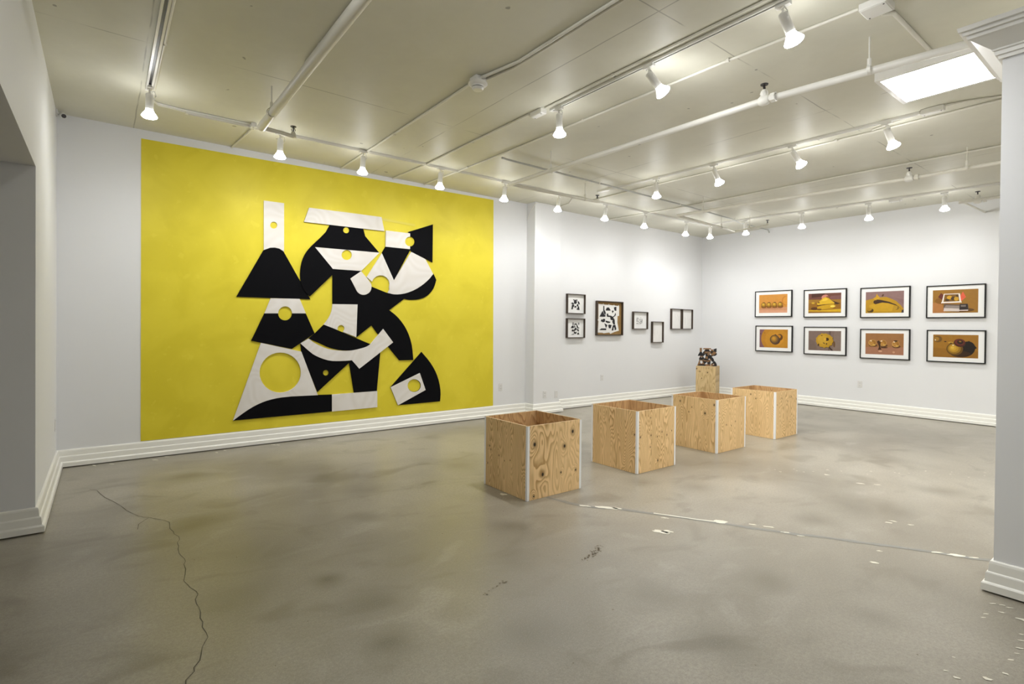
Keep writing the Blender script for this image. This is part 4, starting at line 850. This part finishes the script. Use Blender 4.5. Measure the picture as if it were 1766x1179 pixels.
def pipe(label, pts, r, hangers=(), heads=(), ring=(), mat=M_pipe, valves=()):
    x0, y0, z0 = pts[0]
    t = thing('sprinkler_pipe', label, 'pipe', (x0, y0, z0))
    bm = bmesh.new(); tube(bm, [(a-x0, b-y0, c-z0) for a, b, c in pts], r, 18); link('pipe_run', bm, mat, t, smooth=True)
    for x, y, z in hangers:
        bm = bmesh.new(); tube(bm, [(x-x0,y-y0,z+r*.9-z0),(x-x0,y-y0,H-z0)], .0055, 8); rod = link('hanger_rod', bm, mat, t)
        bm = bmesh.new(); tube(bm, [(x-x0,y-y0,z+r*.8-z0),(x-x0,y-y0,z+r+.05-z0)], .013, 10); link('hanger_nut', bm, mat, rod)
        bm = bmesh.new(); lathe(bm, [(r+.001,-.012),(r+.005,-.010),(r+.005,.010),(r+.001,.012)], 18)
        o = link('clamp_ring', bm, mat, t); k = min(range(len(pts)-1), key=lambda i: (((Vector(pts[i])+Vector(pts[i+1]))/2)-Vector((x,y,z))).length)
        d = (Vector(pts[k+1])-Vector(pts[k])).normalized(); o.rotation_euler = d.to_track_quat('Z','Y').to_euler(); o.location = (x-x0,y-y0,z-z0)
    for x, y, z in heads:
        bm = bmesh.new(); lathe(bm, [(0,0),(r+.008,0),(r+.008,.02),(.022,.035),(.018,.05),(0,.05)], 14); hd = link('head_fitting', bm, mat, t, (x-x0,y-y0,z-z0), smooth=True)
        bm = bmesh.new(); tube(bm, [(0,0,.045),(0,0,.10)], .006, 8); lathe(bm, [(0,.098),(.026,.098),(.028,.104),(0,.106)], 14)
        for s in (-1, 1): tube(bm, [(s*.008,0,.05),(s*.019,0,.07),(s*.005,0,.095)], .0028, 6)
        link('sprinkler_head', bm, M_dark, hd)
    for x, y, z in valves:      # upright head on a bulbous branch with a union collar
        bm = bmesh.new()
        lathe(bm, [(0,-.045),(.030,-.040),(.040,-.02),(.040,.02),(.030,.040),(0,.045)], 16, M4=Matrix.Translation((0,0,0)) @ Matrix.Rotation(math.pi/2, 4, 'X'))
        tube(bm, [(0,0,.0),(0,0,.045)], [.024,.026], 14); lathe(bm, [(0,.03),(.026,.034),(.031,.05),(.026,.07),(.016,.082),(0,.084)], 14)
        va = link('branch_fitting', bm, M_pipew, t, (x-x0,y-y0,z-z0), smooth=True)
        bm = bmesh.new(); lathe(bm, [(r+.002,-.02),(r+.012,-.018),(r+.012,.018),(r+.002,.02)], 8, M4=Matrix.Translation((0,-.075,0)) @ Matrix.Rotation(math.pi/2, 4, 'X')); link('union_nut', bm, mat, va)
        bm = bmesh.new(); tube(bm, [(0,0,.08),(0,0,.125)], .007, 8); lathe(bm, [(0,.120),(.028,.120),(.030,.127),(0,.130)], 14)
        for s in (-1, 1): tube(bm, [(s*.008,0,.082),(s*.018,0,.10),(s*.005,0,.12)], .0028, 6)
        link('sprinkler_head', bm, M_dark, va)
    return t
ZP = 3.22
pipe('thick white pipe at the upper left ending above the mural', [(1.12,-2.2,ZP),(1.145,5.27,ZP)], .037, hangers=[(1.135,4.86,ZP),(1.125,2.4,ZP)])
pipe('short white branch pipe with a black sprinkler head at the end of the thick pipe', [(1.145,5.27,ZP),(1.44,5.33,ZP)], .018, heads=[(1.44,5.33,ZP-.01)])
pipe('long white sprinkler pipe crossing the middle of the ceiling past the bright panel', [(4.37,-.6,ZP),(4.33,.78,ZP),(4.13,2.10,ZP),(4.07,5.36,ZP)], .026, hangers=[(4.205,1.43,ZP),(4.085,4.60,ZP)], valves=[(4.13,2.13,ZP)], mat=M_pipew)
pipe('cross pipe running right from the long sprinkler pipe along the lamp row', [(4.07,5.36,ZP),(5.63,5.30,ZP)], .020, hangers=[(5.36,5.31,ZP)], heads=[(5.60,5.30,ZP-.01)])
pipe('second sprinkler pipe from the cross pipe towards the right', [(7.25,5.13,ZP),(7.58,2.12,ZP),(7.58,-.5,ZP)], .022, hangers=[(7.53,1.60,ZP),(7.30,4.70,ZP)], valves=[(7.57,2.14,ZP)])
pipe('far cross pipe ending in an elbow before the right corner', [(7.25,5.13,ZP),(9.22,5.27,ZP)], .021, hangers=[(8.70,5.23,ZP)])
pipe('short far pipe with a sprinkler head at the end of the far cross pipe', [(9.22,5.27,ZP),(9.13,4.62,ZP)], .018, heads=[(9.13,4.62,ZP-.01)], hangers=[(9.15,4.95,ZP)])
pipe('white pipe with a sprinkler head close to the right wall', [(9.50,2.10,ZP),(9.52,.9,ZP)], .021, valves=[(9.51,1.90,ZP-.01)], mat=M_pipew)
pipe('thin branch pipe running into the right wall', [(9.51,2.06,ZP),(L,2.02,ZP)], .013)

# ------------------------------------------------------------------ bright light panel
def light_panel(label, x, y, rz=0.0):
    t = thing('ceiling_light_panel', label, 'ceiling light', (x, y, H), rz)
    bm = bmesh.new(); w, h, dz = .66, 1.235, .082
    box(bm, (0,0,-dz), (.03,h,0)); box(bm, (w-.03,0,-dz), (w,h,0)); box(bm, (.03,0,-dz), (w-.03,.03,0)); box(bm, (.03,h-.03,-dz), (w-.03,h,0)); box(bm, (.03,.03,-.02), (w-.03,h-.03,0))
    link('housing', bm, M_white, t)
    bm = bmesh.new(); box(bm, (.03,.03,-dz+.004), (w-.03,h-.03,-dz+.010)); link('diffuser', bm, M_panel, t)
light_panel('large bright square-edged fluorescent light panel on the ceiling at the right', 4.80, .36)
light_panel('added unseen fluorescent fill panel on the ceiling near the rear wall beyond the near column', 7.6, -1.6)  # second panel, added out of view to give the room fill light

# ------------------------------------------------------------------ track lamps
def make_lamp():
    t = thing('track_light', '', 'track light')
    bm = bmesh.new(); box(bm, (-.018,-.045,-.045), (.018,.045,-.020), bev=.003); link('track_adapter', bm, M_white, t)
    bm = bmesh.new(); tube(bm, [(0,0,-.044),(0,0,-.085)], .0085, 10); link('stem', bm, M_white, t)
    return t
HEAD = {}
def head_meshes():
    bm = bmesh.new()
    lathe(bm, [(0,.012),(.022,.012),(.027,.006),(.029,-.002),(.030,-.115),(.027,-.118),(0,-.118)], 24)
    HEAD['housing'] = bm
    bm = bmesh.new(); lathe(bm, [(.022,-.110),(.026,-.120),(.036,-.140),(.052,-.162),(.058,-.172),(.058,-.180),(.0545,-.180)], 28); HEAD['reflector'] = bm
    bm = bmesh.new(); lathe(bm, [(.056,-.179),(.050,-.188),(.034,-.195),(.016,-.198),(0,-.199)], 28); HEAD['lamp_face'] = bm
    bm = bmesh.new(); tube(bm, [(.032,0,-.03),(.045,0,.0),(.034,0,.035),(.0,0,.032)], .004, 8); HEAD['yoke'] = bm
    out = {}
    for k, b in HEAD.items():
        me = bpy.data.meshes.new(k); bmesh.ops.recalc_face_normals(b, faces=b.faces); b.to_mesh(me); b.free()
        me.materials.append(M_bulb if k == 'lamp_face' else (M_reflector if k == 'reflector' else M_white))
        for p in me.polygons: p.use_smooth = True
        try: me.set_sharp_from_angle(angle=math.radians(40))
        except Exception: pass
        out[k] = me
    return out
M_reflector = emis('lit_glass_reflector', (0.985, 0.99, 1.0), GLASS_E)
HM = head_meshes()
proto = make_lamp()
LD = bpy.data.lights.new('spotlight', 'SPOT'); LD.energy = SPOT_W; LD.spot_size = math.radians(122); LD.spot_blend = 1.0; LD.shadow_soft_size = .05; LD.color = (.975,.985,1.0)
def lamp(label, x, y, group, tilt=0.0, az=0.0, rz=0.0, first=[True], aim=None, power=1.0):
    """tilt from straight down towards azimuth az (degrees from +y towards +x)"""
    if first[0]: t = proto; first[0] = False; kids = list(proto.children)
    else:
        t = proto.copy(); COL.objects.link(t)
        for ch in [c for c in proto.children if c.name.startswith(('track_adapter','stem'))]:
            c = ch.copy(); c.parent = t; COL.objects.link(c)
    t.location = (x, y, H); t.rotation_euler = (0,0,rz)
    t['label'] = label; t['category'] = 'track light'; t['group'] = group
    d = Vector((math.sin(math.radians(az))*math.sin(math.radians(tilt)), math.cos(math.radians(az))*math.sin(math.radians(tilt)), -math.cos(math.radians(tilt))))
    q = (-d).to_track_quat('Z','Y'); q = Matrix.Rotation(-rz,3,'Z').to_quaternion() @ q
    hs = bpy.data.objects.new('housing', HM['housing']); COL.objects.link(hs); hs.parent = t
    hs.location = (0,0,-.092); hs.rotation_mode = 'QUATERNION'; hs.rotation_quaternion = q
    for k in ('reflector','yoke'):
        o = bpy.data.objects.new(k, HM[k]); COL.objects.link(o); o.parent = hs
    f = bpy.data.objects.new('lamp_face', HM['lamp_face']); COL.objects.link(f); f.parent = hs
    ld = LD
    if power != 1.0:
        ld = LD.copy(); ld.energy = SPOT_W*power
    s = bpy.data.objects.new('spotlight', ld); COL.objects.link(s)
    a = aim or (tilt, az)
    dd = Vector((math.sin(math.radians(a[1]))*math.sin(math.radians(a[0])), math.cos(math.radians(a[1]))*math.sin(math.radians(a[0])), -math.cos(math.radians(a[0]))))
    s.location = Vector((x, y, H-.092)) + d*.215; s.rotation_euler = (-dd).to_track_quat('Z','Y').to_euler()
    return t
G1 = 'lamps on the track in front of the mural and far wall'
R2 = math.pi/2
YT = 5.92
lamp('lit spotlight at the far end of the upper left track', .309, 5.47, 'lamps on the left track', 8, 0, aim=(28,5), power=.45)
row = [('lit spotlight hanging just right of the thick pipe, above the mural', 1.47, 6, 0),
       ('lit spotlight above the mural between the white strip and the slanted bar', 2.37, 6, 0),
       ('lit spotlight above the right half of the mural', 3.39, 6, 0),
       ('lit spotlight just past the top right corner of the mural', 4.41, 6, 0),
       ('lit spotlight in front of the white pilaster', 5.42, 6, 0),
       ('lit spotlight above the stacked pair of small frames', 6.45, 6, 0),
       ('lit spotlight above the big brown framed work', 7.45, 6, 0),
       ('lit spotlight before the last one at the far end of the lamp row', 8.66, 6, 0)]
for i, (lab, x, tl, az) in enumerate(row):
    lamp(lab, x, YT, G1, tl, az, R2, aim=(23,0), power=[.6,.56,.48,.42,.38,.37,.38,.40][i])
lamp('lit spotlight deepest in the far corner', 9.255, 5.80, 'lamps on the track nearest the right wall', 4, 60, 0, aim=(25,50), power=.8)
G3 = 'lamps on the middle track'
lamp('lit spotlight at the far end of the middle track pointing straight down', 3.30, 3.61, G3, 3, 90, 0, aim=(10,0), power=1.5)
lamp('lit spotlight on the middle track tilted to the right, second lamp', 3.30, 2.60, G3, 42, 118, 0, aim=(30,100), power=1.5)
lamp('largest lit spotlight at the top of the picture near the ceiling box', 3.32, 1.60, G3, 24, 125, 0, aim=(30,110), power=1.5)
G4 = 'angled lamps on the inner track'
lamp('lit spotlight farthest along the four-lamp track, pointing down', 5.86, 4.48, G4, 4, 90, 0, aim=(30,90))
lamp('lit spotlight second from the far end of the four-lamp track', 5.91, 3.66, G4, 24, 125, 0, aim=(28,120), power=1.7)
lamp('lit spotlight third from the far end of the four-lamp track, tilted right', 5.96, 2.75, G4, 36, 125, 0, aim=(28,120), power=1.7)
lamp('lit spotlight nearest the feed box of the four-lamp track, tilted right', 5.99, 1.88, G4, 24, 125, 0, aim=(28,120), power=1.7)
G5 = 'lamps on the track nearest the right wall'
for lab, x, y, pw in (('lit spotlight above the first photographs by the corner', 9.38, 5.16, .9), ('lit spotlight above the second column of photographs', 9.50, 4.22, .9),
                  ('lit spotlight above the third column of photographs', 9.58, 3.24, .85), ('biggest and brightest spotlight on the track nearest the right wall', 9.66, 2.30, .8)):
    lamp(lab, x, y, G5, 8, 90, 0, aim=(23,90), power=pw*.42)
# fill lamps added out of view; the left track itself runs past the frame
for lab, y, pw in (('added out-of-view spotlight on the left track a little ahead of the camera', 2.2, .55), ('added out-of-view spotlight on the left track above the camera', .7, .7), ('added out-of-view spotlight on the left track behind the camera', -.9, .8)):
    lamp(lab, .309, y, 'lamps on the left track', 50, 90, 0, aim=(62,90), power=pw)
